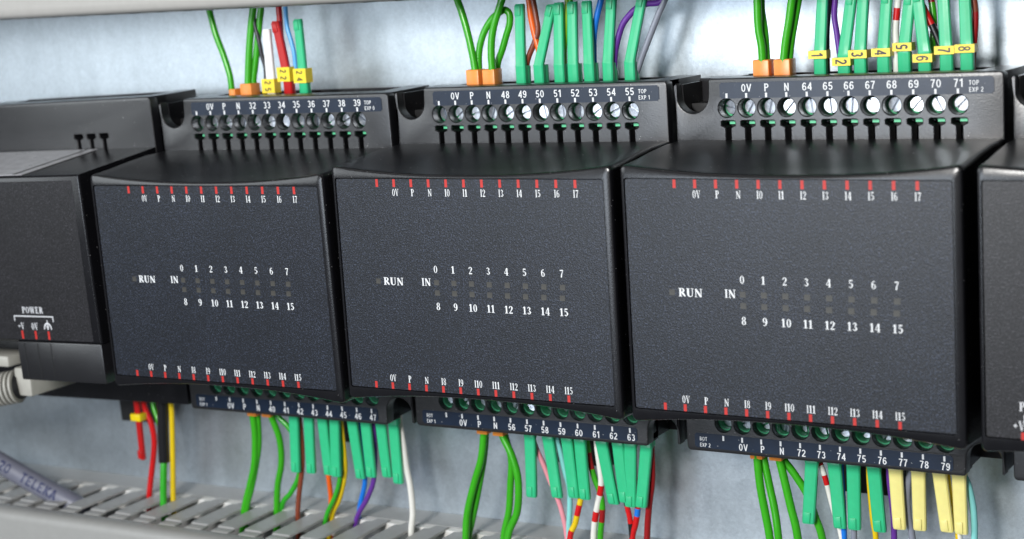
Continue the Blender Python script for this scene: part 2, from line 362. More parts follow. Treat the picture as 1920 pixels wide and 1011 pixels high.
# measured paths in millimetres: radius and points of each wire; base x, tip x, tip z of each tag
WIRES = {
  'tA_green1': (0.85, [(-58.77, 41.0, 26.34), (-58.77, 41.0, 30.34), (-58.99, 41.0, 33.19), (-60.41, 41.0, 38.19), (-62.48, 41.0, 43.91), (-63.82, 41.0, 49.61), (-64.27, 41.0, 52.02), (-65.75, 41.0, 60.0)]),
  'tA_green2': (0.95, [(-53.11, 41.0, 26.91), (-53.11, 41.0, 30.91), (-51.89, 41.0, 38.6), (-50.41, 41.0, 45.53), (-48.88, 41.0, 51.28), (-46.57, 41.0, 60.0)]),
  'tA_green3': (0.9, [(-52.28, 42.2, 26.79), (-52.28, 42.2, 30.79), (-50.69, 42.2, 37.08), (-48.71, 42.2, 45.39), (-47.37, 42.2, 51.16), (-45.31, 42.2, 60.0)]),
  'tA_dark': (0.6, [(-47.91, 42.2, 30.89), (-47.91, 42.2, 34.89), (-48.41, 41.9, 37.87), (-48.67, 41.6, 41.38), (-49.33, 41.3, 46.16), (-49.26, 41.0, 51.02), (-49.14, 41.0, 60.0)]),
  'tA_red': (0.8, [(-41.82, 42.2, 38.34), (-41.82, 42.2, 42.34), (-41.76, 42.2, 46.2), (-41.81, 42.2, 50.62), (-41.92, 42.2, 60.0)]),
  'tA_blue': (0.6, [(-37.89, 42.2, 32.66), (-37.89, 42.2, 36.66), (-38.02, 42.2, 38.74), (-38.77, 42.2, 41.53), (-39.59, 42.2, 45.29), (-39.56, 42.2, 50.51), (-39.51, 42.2, 60.0)]),
  'tB_green1': (0.9, [(17.54, 41.0, 27.05), (17.54, 41.0, 31.05), (17.02, 41.0, 36.12), (15.92, 41.0, 41.59), (14.62, 41.0, 46.41), (13.63, 41.0, 49.29), (12.76, 41.0, 51.91), (10.09, 41.0, 60.0)]),
  'tB_loop': (0.85, [(17.88, 42.2, 34.95), (17.88, 42.2, 30.95), (18.04, 42.32, 36.0), (19.44, 42.44, 40.34), (21.67, 42.55, 43.71), (23.99, 42.67, 45.52), (25.76, 42.79, 46.2), (26.96, 42.91, 45.25), (26.88, 43.03, 42.95), (25.55, 43.15, 40.06), (24.04, 43.26, 36.63), (22.54, 43.38, 33.58), (22.1, 43.5, 30.73)]),
  'tB_green2': (0.9, [(22.53, 40.5, 26.95), (22.53, 40.5, 30.95), (22.56, 40.5, 35.96), (23.04, 40.5, 39.84), (24.11, 40.5, 43.24), (25.29, 40.5, 45.95), (26.53, 40.5, 48.67), (27.58, 40.5, 50.89), (31.58, 40.5, 60.0)]),
  'tB_brown': (0.7, [(30.44, 42.4, 25.55), (30.44, 42.4, 29.55), (31.11, 42.37, 32.48), (32.04, 42.33, 35.01), (33.74, 42.3, 38.13), (34.83, 42.27, 40.88), (34.64, 42.23, 44.17), (34.06, 42.2, 48.23), (32.39, 42.2, 60.0)]),
  'tB_orange': (0.75, [(35.01, 42.4, 27.73), (35.01, 42.4, 31.73), (34.75, 42.35, 36.19), (34.0, 42.3, 39.77), (33.3, 42.25, 44.03), (33.04, 42.2, 48.29), (32.32, 42.2, 60.0)]),
  'tB_yellowgreen': (0.6, [(41.61, 42.4, 28.79), (41.61, 42.4, 32.79), (41.89, 42.33, 36.57), (42.54, 42.27, 41.57), (43.26, 42.2, 47.78), (44.69, 42.2, 60.0)]),
  'tB_green3': (0.6, [(43.24, 42.4, 36.28), (43.24, 42.4, 40.28), (43.9, 42.3, 45.25), (44.3, 42.2, 48.35), (45.78, 42.2, 60.0)]),
  'tB_blue': (0.75, [(49.37, 42.4, 29.8), (49.37, 42.4, 33.8), (49.71, 42.35, 37.54), (50.13, 42.3, 40.75), (50.9, 42.25, 43.7), (52.28, 42.2, 47.58), (56.28, 42.2, 60.0)]),
  'tB_purple': (0.75, [(54.47, 42.4, 25.91), (54.47, 42.4, 29.91), (54.78, 42.38, 32.63), (55.31, 42.36, 35.59), (56.28, 42.34, 38.9), (57.69, 42.32, 41.71), (60.04, 42.3, 44.14), (61.89, 42.28, 45.27), (63.97, 42.26, 45.9), (66.55, 42.24, 45.96), (67.79, 42.22, 46.44), (68.26, 42.2, 47.51), (72.26, 42.2, 60.0)]),
  'tB_grey': (0.75, [(59.8, 42.4, 24.52), (59.8, 42.4, 28.52), (61.1, 42.36, 31.7), (62.21, 42.32, 34.13), (64.31, 42.28, 38.58), (66.82, 42.24, 43.59), (68.77, 42.2, 47.12), (72.77, 42.2, 60.0)]),
  'tC_green1': (0.9, [(92.33, 40.5, 27.12), (92.33, 40.5, 31.12), (92.33, 40.33, 35.07), (91.86, 40.17, 39.27), (91.96, 40.0, 45.46), (92.22, 40.0, 60.0)]),
  'tC_green2': (0.85, [(92.81, 42.0, 26.99), (92.81, 42.0, 30.99), (92.51, 42.33, 37.83), (91.77, 42.67, 43.01), (91.48, 43.0, 45.36), (89.67, 43.0, 60.0)]),
  'tC_green3': (0.9, [(97.28, 40.5, 26.97), (97.28, 40.5, 30.97), (98.03, 40.33, 35.86), (99.01, 40.17, 40.48), (99.98, 40.0, 45.06), (103.15, 40.0, 60.0)]),
  'tC_green4': (0.85, [(97.95, 42.0, 26.84), (97.95, 42.0, 30.84), (98.48, 42.0, 35.16), (99.67, 42.0, 40.36), (100.7, 42.0, 44.94), (104.08, 42.0, 60.0)]),
  'tC_dark': (0.6, [(106.71, 42.4, 27.93), (106.71, 42.4, 31.93), (106.93, 42.33, 37.72), (107.32, 42.27, 41.74), (107.81, 42.2, 44.58), (110.4, 42.2, 60.0)]),
  'tC_purple': (0.65, [(109.82, 42.4, 26.67), (109.82, 42.4, 30.67), (109.47, 42.35, 34.39), (109.0, 42.3, 37.75), (108.7, 42.25, 41.1), (109.01, 42.2, 44.53), (110.41, 42.2, 60.0)]),
  'tC_white': (0.75, [(122.17, 42.4, 26.29), (122.17, 42.4, 30.29), (122.17, 42.35, 34.5), (122.16, 42.3, 37.67), (122.49, 42.25, 41.04), (122.93, 42.2, 43.84), (125.44, 42.2, 60.0)]),
  'tC_blackred': (0.75, [(132.22, 42.4, 27.66), (132.22, 42.4, 31.66), (131.18, 42.35, 35.4), (130.11, 42.3, 38.13), (128.71, 42.25, 41.09), (127.76, 42.2, 43.6), (123.76, 42.2, 60.0)]),
  'tC_redgreen': (0.75, [(129.22, 43.2, 26.01), (129.22, 43.2, 30.01), (129.63, 43.65, 34.14), (129.92, 44.1, 37.59), (129.73, 44.55, 40.05), (129.21, 45.0, 43.41), (126.68, 45.0, 60.0)]),
  'tC_brown': (0.65, [(138.5, 42.4, 26.34), (138.5, 42.4, 30.34), (138.93, 42.35, 34.55), (139.22, 42.3, 38.07), (139.28, 42.25, 40.83), (139.0, 42.2, 43.04), (136.85, 42.2, 60.0)]),
  'bA_green1': (0.95, [(-61.65, 41.0, -56.51), (-61.65, 41.0, -60.51), (-61.74, 41.25, -66.38), (-63.03, 41.5, -74.52), (-65.59, 41.74, -81.32), (-68.61, 41.99, -88.7), (-70.92, 41.99, -100.0)]),
  'bA_green2': (0.9, [(-60.98, 42.2, -57.07), (-60.98, 42.2, -61.07), (-61.45, 42.2, -68.75), (-63.08, 42.2, -75.03), (-65.58, 42.2, -82.22), (-68.01, 42.2, -88.7), (-70.13, 42.2, -100.0)]),
  'bA_green3': (0.9, [(-55.28, 41.0, -56.04), (-55.28, 41.0, -60.04), (-53.87, 42.02, -67.01), (-54.78, 43.04, -74.22), (-57.62, 44.06, -81.23), (-59.49, 45.09, -88.7), (-60.9, 45.09, -100.0)]),
  'bA_green4': (0.75, [(-54.36, 42.4, -56.18), (-54.36, 42.4, -60.18), (-51.32, 43.0, -63.58), (-48.95, 43.6, -68.09), (-48.83, 44.2, -73.1), (-50.77, 44.8, -78.64), (-54.31, 45.4, -83.46), (-58.21, 46.0, -87.76), (-61.21, 46.0, -100.0)]),
  'bA_brown': (0.7, [(-46.65, 42.4, -57.56), (-46.65, 42.4, -61.56), (-46.68, 42.37, -69.08), (-47.37, 42.35, -75.49), (-49.09, 42.32, -83.1), (-49.98, 42.29, -88.7), (-50.88, 42.29, -100.0)]),
  'bA_orange': (0.7, [(-38.11, 42.4, -58.4), (-38.11, 42.4, -62.4), (-39.18, 43.3, -70.2), (-39.79, 44.2, -76.98), (-40.26, 45.1, -80.62), (-41.06, 46.0, -84.78), (-42.5, 46.0, -100.0)]),
  'bA_yellowgreen': (0.65, [(-33.32, 42.2, -57.97), (-33.32, 42.2, -61.97), (-33.47, 42.38, -69.45), (-34.87, 42.56, -77.1), (-37.09, 42.74, -82.03), (-40.93, 42.93, -88.7), (-43.93, 42.93, -100.0)]),
  'bA_yellow': (0.75, [(-33.06, 42.8, -58.11), (-33.06, 42.8, -62.11), (-33.23, 43.25, -69.67), (-33.81, 43.7, -75.08), (-35.39, 44.15, -79.87), (-37.54, 44.59, -84.0), (-40.48, 45.04, -88.7), (-43.48, 45.04, -100.0)]),
  'bA_blue': (0.7, [(-27.13, 42.4, -57.54), (-27.13, 42.4, -61.54), (-27.43, 43.3, -69.19), (-27.65, 44.2, -74.21), (-28.53, 45.1, -78.74), (-31.61, 46.0, -86.09), (-34.52, 46.0, -100.0)]),
  'bA_purple': (0.7, [(-22.25, 42.4, -57.16), (-22.25, 42.4, -61.16), (-22.8, 42.94, -68.69), (-24.21, 43.48, -76.3), (-27.4, 44.02, -82.2), (-31.91, 44.56, -88.7), (-34.91, 44.56, -100.0)]),
  'bA_white': (0.85, [(-13.62, 42.4, -55.77), (-13.62, 42.4, -59.77), (-13.11, 42.29, -64.34), (-12.46, 42.19, -71.23), (-11.48, 42.08, -77.23), (-11.38, 41.97, -83.79), (-12.24, 41.86, -88.7), (-13.23, 41.86, -100.0)]),
  'bB_green1': (0.95, [(12.94, 41.0, -55.46), (12.94, 41.0, -59.46), (11.83, 40.75, -66.51), (9.12, 40.5, -73.63), (6.74, 40.25, -81.35), (5.91, 40.0, -87.68), (5.1, 40.0, -100.0)]),
  'bB_green2': (0.9, [(12.81, 42.2, -56.07), (12.81, 42.2, -60.07), (11.53, 42.4, -67.0), (8.7, 42.6, -77.28), (6.22, 42.8, -84.79), (4.97, 43.0, -88.75), (3.21, 43.0, -100.0)]),
  'bB_green3': (0.95, [(18.42, 41.0, -55.72), (18.42, 41.0, -59.72), (20.99, 40.75, -65.01), (22.41, 40.5, -71.09), (21.75, 40.25, -79.22), (18.81, 40.0, -85.95), (15.81, 40.0, -100.0)]),
  'bB_green4': (0.9, [(18.49, 42.2, -56.03), (18.49, 42.2, -60.03), (19.64, 42.4, -66.29), (18.86, 42.6, -73.31), (17.76, 42.8, -80.41), (15.69, 43.0, -87.55), (13.89, 43.0, -100.0)]),
  'bB_pink': (0.65, [(26.59, 42.4, -56.13), (26.59, 42.4, -60.13), (27.38, 42.5, -63.5), (28.92, 42.6, -67.05), (30.56, 42.7, -71.38), (32.34, 42.8, -75.97), (33.4, 42.9, -79.86), (33.99, 43.0, -84.09), (35.09, 43.0, -100.0)]),
  'bB_cyan': (0.7, [(33.43, 42.2, -55.79), (33.43, 42.2, -59.79), (34.02, 42.36, -63.36), (35.1, 42.52, -68.55), (35.75, 42.68, -72.47), (35.62, 42.84, -77.73), (34.89, 43.0, -83.15), (33.74, 43.0, -100.0)]),
  'bB_yellowred': (0.75, [(39.93, 42.4, -60.51), (39.93, 42.4, -64.51), (40.18, 42.12, -69.88), (39.43, 41.84, -74.69), (38.72, 41.56, -77.57), (37.66, 41.28, -81.27), (36.42, 41.0, -84.02), (33.42, 41.0, -100.0)]),
  'bB_greenred': (0.75, [(41.32, 43.2, -55.42), (41.32, 43.2, -59.42), (41.69, 43.17, -63.2), (42.24, 43.14, -66.56), (43.06, 43.11, -69.76), (44.13, 43.09, -72.53), (44.7, 43.06, -75.62), (44.52, 43.03, -78.93), (43.77, 43.0, -84.12), (42.63, 43.0, -100.0)]),
  'bB_whitered': (0.8, [(44.68, 42.2, -57.32), (44.68, 42.2, -61.32), (45.06, 42.33, -66.08), (45.15, 42.47, -69.51), (44.76, 42.6, -72.33), (43.76, 42.73, -75.62), (42.59, 42.87, -80.19), (41.8, 43.0, -84.62), (40.44, 43.0, -100.0)]),
  'bB_blackred': (0.7, [(50.64, 42.4, -63.62), (50.64, 42.4, -67.62), (51.17, 42.55, -72.36), (51.78, 42.7, -75.75), (52.24, 42.85, -79.15), (52.52, 43.0, -83.14), (53.13, 43.0, -100.0)]),
  'bB_redblue': (0.75, [(54.45, 42.2, -64.56), (54.45, 42.2, -68.56), (54.92, 42.4, -73.98), (54.51, 42.6, -77.07), (53.66, 42.8, -80.21), (52.65, 43.0, -83.4), (50.04, 43.0, -100.0)]),
  'bB_red': (0.8, [(59.43, 42.2, -56.07), (59.43, 42.2, -60.07), (59.26, 42.4, -64.15), (58.84, 42.6, -68.93), (57.69, 42.8, -75.17), (56.59, 43.0, -82.95), (55.4, 43.0, -100.0)]),
  'bC_green1': (0.95, [(87.3, 40.5, -54.79), (87.3, 40.5, -58.79), (87.86, 40.33, -66.15), (88.98, 40.17, -72.83), (89.88, 40.0, -78.25), (91.7, 40.0, -100.0)]),
  'bC_green2': (0.9, [(88.29, 42.0, -54.86), (88.29, 42.0, -58.86), (89.84, 41.33, -66.25), (91.19, 40.67, -71.85), (92.0, 40.0, -78.01), (93.44, 40.0, -100.0)]),
  'bC_green3': (0.95, [(92.5, 41.0, -54.48), (92.5, 41.0, -58.48), (93.84, 40.67, -64.39), (95.29, 40.33, -70.55), (96.62, 40.0, -76.72), (99.12, 40.0, -100.0)]),
  'bC_green4': (0.9, [(92.42, 42.2, -54.82), (92.42, 42.2, -58.82), (95.69, 42.4, -63.44), (98.56, 42.6, -68.09), (100.24, 42.8, -73.36), (101.56, 43.0, -77.9), (104.56, 43.0, -100.0)]),
  'bC_whitered': (0.65, [(101.41, 42.4, -54.48), (101.41, 42.4, -58.48), (102.3, 42.52, -61.09), (103.17, 42.64, -64.46), (103.91, 42.76, -67.86), (104.87, 42.88, -72.25), (106.09, 43.0, -76.63), (109.09, 43.0, -100.0)]),
  'bC_blue': (0.7, [(106.87, 42.4, -58.4), (106.87, 42.4, -62.4), (107.04, 42.7, -70.06), (106.83, 43.0, -77.31), (106.51, 43.0, -100.0)]),
  'bC_grey1': (0.7, [(108.98, 42.4, -59.46), (108.98, 42.4, -63.46), (109.37, 42.7, -72.36), (109.38, 43.0, -77.02), (109.4, 43.0, -100.0)]),
  'bC_yellow': (0.65, [(113.49, 42.4, -59.04), (113.49, 42.4, -63.04), (113.89, 42.7, -71.87), (114.4, 43.0, -76.71), (115.64, 43.0, -100.0)]),
  'bC_purple': (0.7, [(118.2, 42.4, -58.59), (118.2, 42.4, -62.59), (118.75, 42.7, -70.73), (118.76, 43.0, -76.22), (118.78, 43.0, -100.0)]),
  'bC_grey2': (0.75, [(123.5, 42.4, -55.63), (123.5, 42.4, -59.63), (122.55, 42.55, -62.23), (122.03, 42.7, -66.66), (122.24, 42.85, -71.03), (122.94, 43.0, -75.75), (124.72, 43.0, -100.0)]),
  'bC_orange': (0.55, [(130.72, 42.4, -53.75), (130.72, 42.4, -57.75), (131.34, 42.55, -60.18), (131.79, 42.7, -65.06), (132.59, 42.85, -70.55), (133.08, 43.0, -73.99), (134.91, 43.0, -100.0)]),
  'bC_white': (0.6, [(132.74, 43.2, -59.9), (132.74, 43.2, -63.9), (133.13, 43.1, -69.95), (133.54, 43.0, -74.55), (134.68, 43.0, -100.0)]),
  'bC_cyan': (0.75, [(134.48, 42.4, -54.63), (134.48, 42.4, -58.63), (135.85, 42.55, -62.18), (136.6, 42.7, -66.41), (136.96, 42.85, -70.08), (136.85, 43.0, -73.94), (136.49, 43.0, -100.0)]),
  'p_red': (0.85, [(-102.62, 42.2, -54.62), (-102.62, 42.2, -58.62), (-102.6, 42.61, -61.89), (-101.04, 43.03, -67.46), (-101.39, 43.44, -73.67), (-105.53, 43.85, -88.7), (-107.09, 43.85, -100.0)]),
  'p_green0': (0.7, [(-99.86, 43.2, -54.67), (-99.86, 43.2, -58.67), (-99.47, 42.78, -61.71), (-97.76, 42.36, -65.44), (-96.55, 41.95, -71.58), (-96.98, 41.53, -79.47), (-97.58, 41.11, -88.7), (-97.94, 41.11, -100.0)]),
  'p_green': (1.0, [(-96.71, 42.0, -70.0), (-96.71, 42.0, -74.0), (-95.56, 40.52, -76.83), (-95.85, 39.03, -88.7), (-95.99, 39.03, -100.0)]),
  'p_yellow': (0.8, [(-92.25, 42.2, -53.9), (-92.25, 42.2, -57.9), (-92.2, 42.15, -62.6), (-93.56, 42.1, -77.09), (-94.76, 42.05, -88.7), (-95.35, 42.05, -100.0)]),
  'p_black': (1.6, [(-93.97, 41.0, -56.16), (-94.25, 41.0, -59.94), (-95.17, 41.0, -68.84), (-95.8, 41.0, -76.99)]),
  'cable': (3.1, [(-358.84, 22.0, 22.79), (-232.26, 24.0, -37.92), (-159.01, 26.0, -73.28), (-148.53, 28.0, -78.36), (-140.92, 30.0, -82.66), (-133.14, 32.0, -86.92), (-126.21, 34.0, -90.76), (-123.08, 36.0, -94.16)]),
}
LEVERS = {'bA': [(-47.12, -48.0, -75.44),
        (-42.12, -43.1, -75.48),
        (-37.49, -36.94, -75.36),
        (-33.48, -34.57, -75.59),
        (-27.73, -26.84, -75.54),
        (-23.24, -22.73, -74.54),
        (-18.49, -18.05, -74.3),
        (-14.36, -14.16, -75.45)],
 'bB': [(26.66, 26.23, -75.1),
        (31.94, 33.77, -74.43),
        (37.23, 38.49, -74.01),
        (40.86, 41.3, -74.29),
        (46.82, 49.05, -74.87),
        (51.32, 52.26, -74.02),
        (54.63, 53.72, -75.0),
        (58.9, 56.85, -74.58)],
 'bC': [(100.69, 99.38, -74.18),
        (106.06, 107.08, -74.34),
        (110.54, 110.34, -74.49),
        (115.27, 116.18, -74.46),
        (120.27, 120.85, -73.2),
        (125.39, 125.29, -73.2),
        (130.09, 131.57, -72.62),
        (134.4, 134.7, -72.76)],
 'p': [(-103.66, -103.19, -76.72)],
 'tA': [(-45.06, -45.29, 44.67), (-39.5, -41.76, 46.59), (-34.5, -34.57, 46.82)],
 'tB': [(30.53, 31.06, 47.51),
        (35.52, 40.25, 47.02),
        (41.11, 41.97, 47.31),
        (44.82, 45.4, 47.34),
        (49.03, 49.55, 47.35),
        (53.94, 55.77, 47.98),
        (59.64, 63.54, 48.07)],
 'tC': [(105.74, 106.97, 48.59),
        (111.12, 113.4, 46.2),
        (114.78, 116.13, 48.76),
        (119.91, 121.07, 46.14),
        (124.45, 126.06, 45.55),
        (128.88, 127.45, 46.14),
        (133.52, 132.93, 46.51),
        (137.83, 137.55, 46.26)]}
# ------------------------------------------------------------------ the setting
PLATE_Y = 58.0
bm = bmesh.new(); box(bm, -420, 420, PLATE_Y, PLATE_Y+2, -230, 260)
o = mesh_obj('mounting_plate', bm, M['galv']); o['kind'] = 'structure'

def make_duct(label, zt, up, x0, x1, slot0, pitch=9.38, tilt=0, cover='cover'):
    """slotted wiring duct; zt is the height of its slotted side facing the modules; up=+1 when the duct body is above it"""
    d = empty('wiring_duct', label, 'cable duct', (0, 0, zt), (0, tilt, 0), 'slotted cable ducts above and below the modules')
    Z = lambda z: -z if up < 0 else z        # z grows away from the modules
    def bx(bm, a, b, c, e, f, g, bev=0):
        q = sorted((Z(f), Z(g))); box(bm, a, b, c, e, q[0], q[1], bev)
    bm = bmesh.new(); bx(bm, x0, x1, 48.2, 57.9, 0, 1.0); bx(bm, x0, x1, 56.4, 57.9, 1.0, 58); bx(bm, x0, x1, 48.2, 56.4, 56.4, 58)
    mesh_obj('base', bm, M['duct'], d)
    bm = bmesh.new(); bx(bm, x0, x1, 45.7, 47.95, .2, 6); mesh_obj('lining', bm, M['ductin'], d)
    fm = None; k0 = math.ceil((x0-slot0)/pitch); k1 = math.floor((x1-slot0)/pitch); gap = 3.0
    for k in range(k0, k1):
        xa = slot0+k*pitch+gap/2; xb = xa+pitch-gap
        if fm is None:
            bm = bmesh.new()
            w = pitch-gap
            prof = [(0, 28.0), (.35, 27.4), (w-.35, 27.4), (w, 28.0), (w, 47.9), (2.0, 47.9), (2.0, 45.0), (0, 45.0)]
            top = [bm.verts.new((x, y, Z(0))) for x, y in prof]; bot = [bm.verts.new((x, y, Z(.55))) for x, y in prof]
            bm.faces.new(top); bm.faces.new(bot[::-1]); n = len(prof)
            for i in range(n): bm.faces.new((top[i], bot[i], bot[(i+1) % n], top[(i+1) % n]))
            bmesh.ops.bevel(bm, geom=[e for e in bm.edges if abs(e.verts[0].co.z-Z(0)) < 1e-6 and abs(e.verts[1].co.z-Z(0)) < 1e-6], offset=.2, segments=2, affect='EDGES')
            # the finger's nose bends away under the cover lip
            bx(bm, .25, w-.25, 24.5, 27.8, .4, 1.2, .25)
            f = mesh_obj('finger', bm, M['duct'], d, angle=40); fm = f.data
        else:
            f = link(bpy.data.objects.new('finger', fm), d)
        f.location.x = xa*S
    bm = bmesh.new()
    pr = [(24.4, 1.35), (24.2, .55), (23.4, .25), (20.5, .3), (18.9, .7), (18.1, 1.6), (17.8, 3.0), (17.8, 58), (19.4, 58), (19.4, 3.2), (19.9, 2.1), (23.6, 1.8)]
    A = [bm.verts.new((x0, y, Z(z))) for y, z in pr]; B = [bm.verts.new((x1, y, Z(z))) for y, z in pr]; n = len(pr)
    bm.faces.new(A); bm.faces.new(B[::-1])
    for i in range(n): bm.faces.new((A[i], B[i], B[(i+1) % n], A[(i+1) % n]))
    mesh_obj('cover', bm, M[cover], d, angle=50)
    return d
make_duct('grey slotted cable duct with a cover coloured darker as in shade running below the modules', -88.7, -1, -330, 330, -58.7, cover='cover_shaded')
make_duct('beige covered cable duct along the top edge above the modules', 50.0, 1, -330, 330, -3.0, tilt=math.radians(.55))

bm = bmesh.new()
box(bm, -300, 330, 56.6, 57.8, -31, 4); box(bm, -300, 330, 50.6, 51.8, -31.2, -24); box(bm, -300, 330, 50.6, 51.8, -3, 4.2)
box(bm, -300, 330, 51.8, 56.6, -25.2, -24.1); box(bm, -300, 330, 51.8, 56.6, -3, -1.9)
tag(mesh_obj('mounting_rail', bm, M['steel']), 'steel mounting rail running behind the row of black modules', 'rail')

# ------------------------------------------------------------------ modules
def module_root(name, label, d, rot, group=None):
    c = Vector((36, 20, 0)); R = Euler(rot, 'XYZ').to_matrix()
    return empty(name, label, 'control module', tuple(c+Vector(d)-R@c), rot, group)
def uloop(bm, xl, xr, zt, zb, r, y, nt_=22, ns=4, na=4):
    pts = []
    def arc(cx, cz, a0):
        for j in range(na+1):
            A = math.radians(a0-90*j/na); pts.append((cx+r*math.cos(A), cz+r*math.sin(A)))
    for j in range(nt_+1):
        x = xl+r+(xr-xl-2*r)*j/nt_; pts.append((x, zt(x)))
    n0 = len(pts); arc(xr-r, zt(xr-r)-r, 90); del pts[n0]
    a, b = zt(xr-r)-r, zb(xr-r)+r
    for j in range(1, ns): pts.append((xr, a+(b-a)*j/ns))
    arc(xr-r, zb(xr-r)+r, 0); pts.pop()
    for j in range(nt_+1):
        x = xr-r+(xl+r-xr+r)*j/nt_; pts.append((x, zb(x)))
    n0 = len(pts); arc(xl+r, zb(xl+r)+r, -90); del pts[n0]
    a, b = zb(xl+r)+r, zt(xl+r)-r
    for j in range(1, ns): pts.append((xl, a+(b-a)*j/ns))
    arc(xl+r, zt(xl+r)-r, 180); pts.pop()
    return [bm.verts.new((x, y, z)) for x, z in pts]
def lerp(a, b, t): return a+(b-a)*t
def hump(root, xl0, xl1, xr0, xr1, panel=(2.6, 71.9, -38.5, 10.86), mats=None):
    """stepped front of the case: flat at the rear, curved top and bottom edges at the front"""
    bm = bmesh.new(); loops = []
    def make(y, ins, r):
        t = max(0, y)/30.4; xl = lerp(xl0, xl1, t)+ins; xr = lerp(xr0, xr1, t)-ins
        s = min(1, t*1.25); s = s*s*(3-2*s)
        def zt(x):
            u = (2*(x-xl)/(xr-xl)-1); return lerp(11.55+2.15*abs(u)**2.2, 15.4, s*.85+t*.15)-ins
        def zb(x):
            u = (2*(x-xl)/(xr-xl)-1); return -27.2-lerp(12.2+2.1*abs(u)**2.2, 15.4, s*.85+t*.15)+ins
        return uloop(bm, xl, xr, zt, zb, r, y)
    for y, ins, r in ((30.45, 0, .7), (22, 0, .8), (14, 0, .9), (7, 0, 1.0), (2.6, 0, 1.1), (.9, 0, 1.1), (.45, .1, 1.1), (.15, .3, 1.0), (0, .62, .9)): loops.append(make(y, ins, r))
    px0, px1, pz0, pz1 = panel
    for y, ins in ((0, 0), (.12, .06), (.9, .06)): loops.append(uloop(bm, px0+ins, px1-ins, lambda x: pz1-ins, lambda x: pz0+ins, .5, y))
    for a, b in zip(loops, loops[1:]):
        n = len(a)
        for i in range(n): bm.faces.new((a[i], b[i], b[(i+1) % n], a[(i+1) % n]))
    bm.faces.new(loops[-1]); bm.faces.new(loops[0][::-1])
    for f in bm.faces:
        f.material_index = 1 if (f.calc_center_median().y > 1.0 and f.calc_center_median().z > 11) else 0
    return mesh_obj('front_cover', bm, [M['case'], M['case_top']], root, angle=28)
KX, KZ = 73.05, -27.2
def terminal(root, top=True, holes=True, green=True, nslots=None, plain=False):
    """terminal row seen as in the top strip; the bottom one is the same turned half a turn"""
    def fl(bm):
        if not top:
            for v in bm.verts: v.co = Vector((KX-v.co.x, v.co.y, KZ-v.co.z))
        return bm
    hx = [12.97+4.65*i for i in range(12)]; hz = 22.4 if top else 21.95
    circ = lambda x, z, r, n=28: [(x+r*math.cos(6.2831853*j/n), z+r*math.sin(6.2831853*j/n)) for j in range(n)]
    def tslot(x, ww=.6): return [(x-ww, 12.8), (x+ww, 12.8), (x+ww, 18.1), (x+1.6, 18.6), (x+1.6, 19.4), (x+1.3, 19.6), (x-1.3, 19.6), (x-1.6, 19.4), (x-1.6, 18.6), (x-ww, 18.1)]
    R = 1.0
    def corner(cx, cz, r, a0, a1, n=5): return [(cx+r*math.cos(math.radians(a0+(a1-a0)*j/n)), cz+r*math.sin(math.radians(a0+(a1-a0)*j/n))) for j in range(n+1)]
    out = [(.55, 12.0), (73.45, 12.0)]+corner(73.45-R, 28.9-R, R, 0, 90)
    if plain: out += corner(.55+R, 28.9-R, R, 90, 180)
    else:
        out += corner(8.75+.7, 28.9-.7, .7, 90, 180, 3)
        out += corner(4.85, 21.4+3.75, 3.75, 0, -180, 14)
        out += corner(.55+.3, 28.0-.3, .25, 90, 180, 3)
    hs = []
    if holes: hs += [circ(x, hz, 2.0) for x in hx]+[tslot(x+.2) for x in hx]
    if nslots: hs += [tslot(x) for x in nslots]
    bm = plate_mesh(out, hs, 30.5, 33.5)
    o = mesh_obj('terminal_cover', fl(bm), M['face'], root, angle=17)
    # housing behind the cover: roof, side walls, trough that the wires enter, rear wall
    bm = bmesh.new()
    xs = 9.4 if not plain else .8
    box(bm, xs, 73.2, 33.4, 37.6, 27.0, 28.85); box(bm, xs, 73.2, 36.6, 37.6, 14, 27.0)
    box(bm, xs, 10.6, 33.4, 50.0, 13, 28.4); box(bm, 67.2, 73.2, 33.4, 50.0, 13, 28.8)
    box(bm, 10.6, 67.2, 48.6, 50.0, 13, 28.6)
    if not plain: box(bm, .7, 9.4, 43.5, 50.0, 13, 28.2); box(bm, .7, 1.3, 33.4, 43.5, 13, 27.6); box(bm, 1.3, 9.4, 33.4, 43.5, 13, 19)
    for i in range(13):
        if 10.6+4.65*i < 67: box(bm, 10.65+4.65*i-.25, 10.65+4.65*i+.3, 42.6, 48.6, 20, 28.0)
    mesh_obj('terminal_housing', fl(bm), M['case_top'], root)
    bm = bmesh.new(); box(bm, 1, 73, 37.6, 48.6, 12, 23.0); box(bm, .8, 73.2, 35.6, 36.6, 10, 18.6)
    mesh_obj('trough_floor', fl(bm), M['dark'], root)
    if green:
        bm = bmesh.new()
        for x in hx:
            # green plastic collar round each screw
            n = 24; ra, rb = 1.72, 2.28; yr = 34.6 if top else 32.3
            rings = [[bm.verts.new((x+r*math.cos(6.2831853*j/n), y, hz+r*math.sin(6.2831853*j/n))) for j in range(n)] for y, r in ((37, ra), (yr+.15, ra), (yr, ra+.12), (yr, rb+.2), (37, rb+.2))]
            for a, b in zip(rings, rings[1:]):
                for i in range(n): bm.faces.new((a[i], b[i], b[(i+1) % n], a[(i+1) % n]))
            box(bm, x-.15, x+1.65, 32.2, 33.6, 18.75, 19.5)
        box(bm, 10, 67, 35.2, 36.5, 18.9, 26.5)
        mesh_obj('terminal_block', fl(bm), M['inner_green'], root, angle=35)
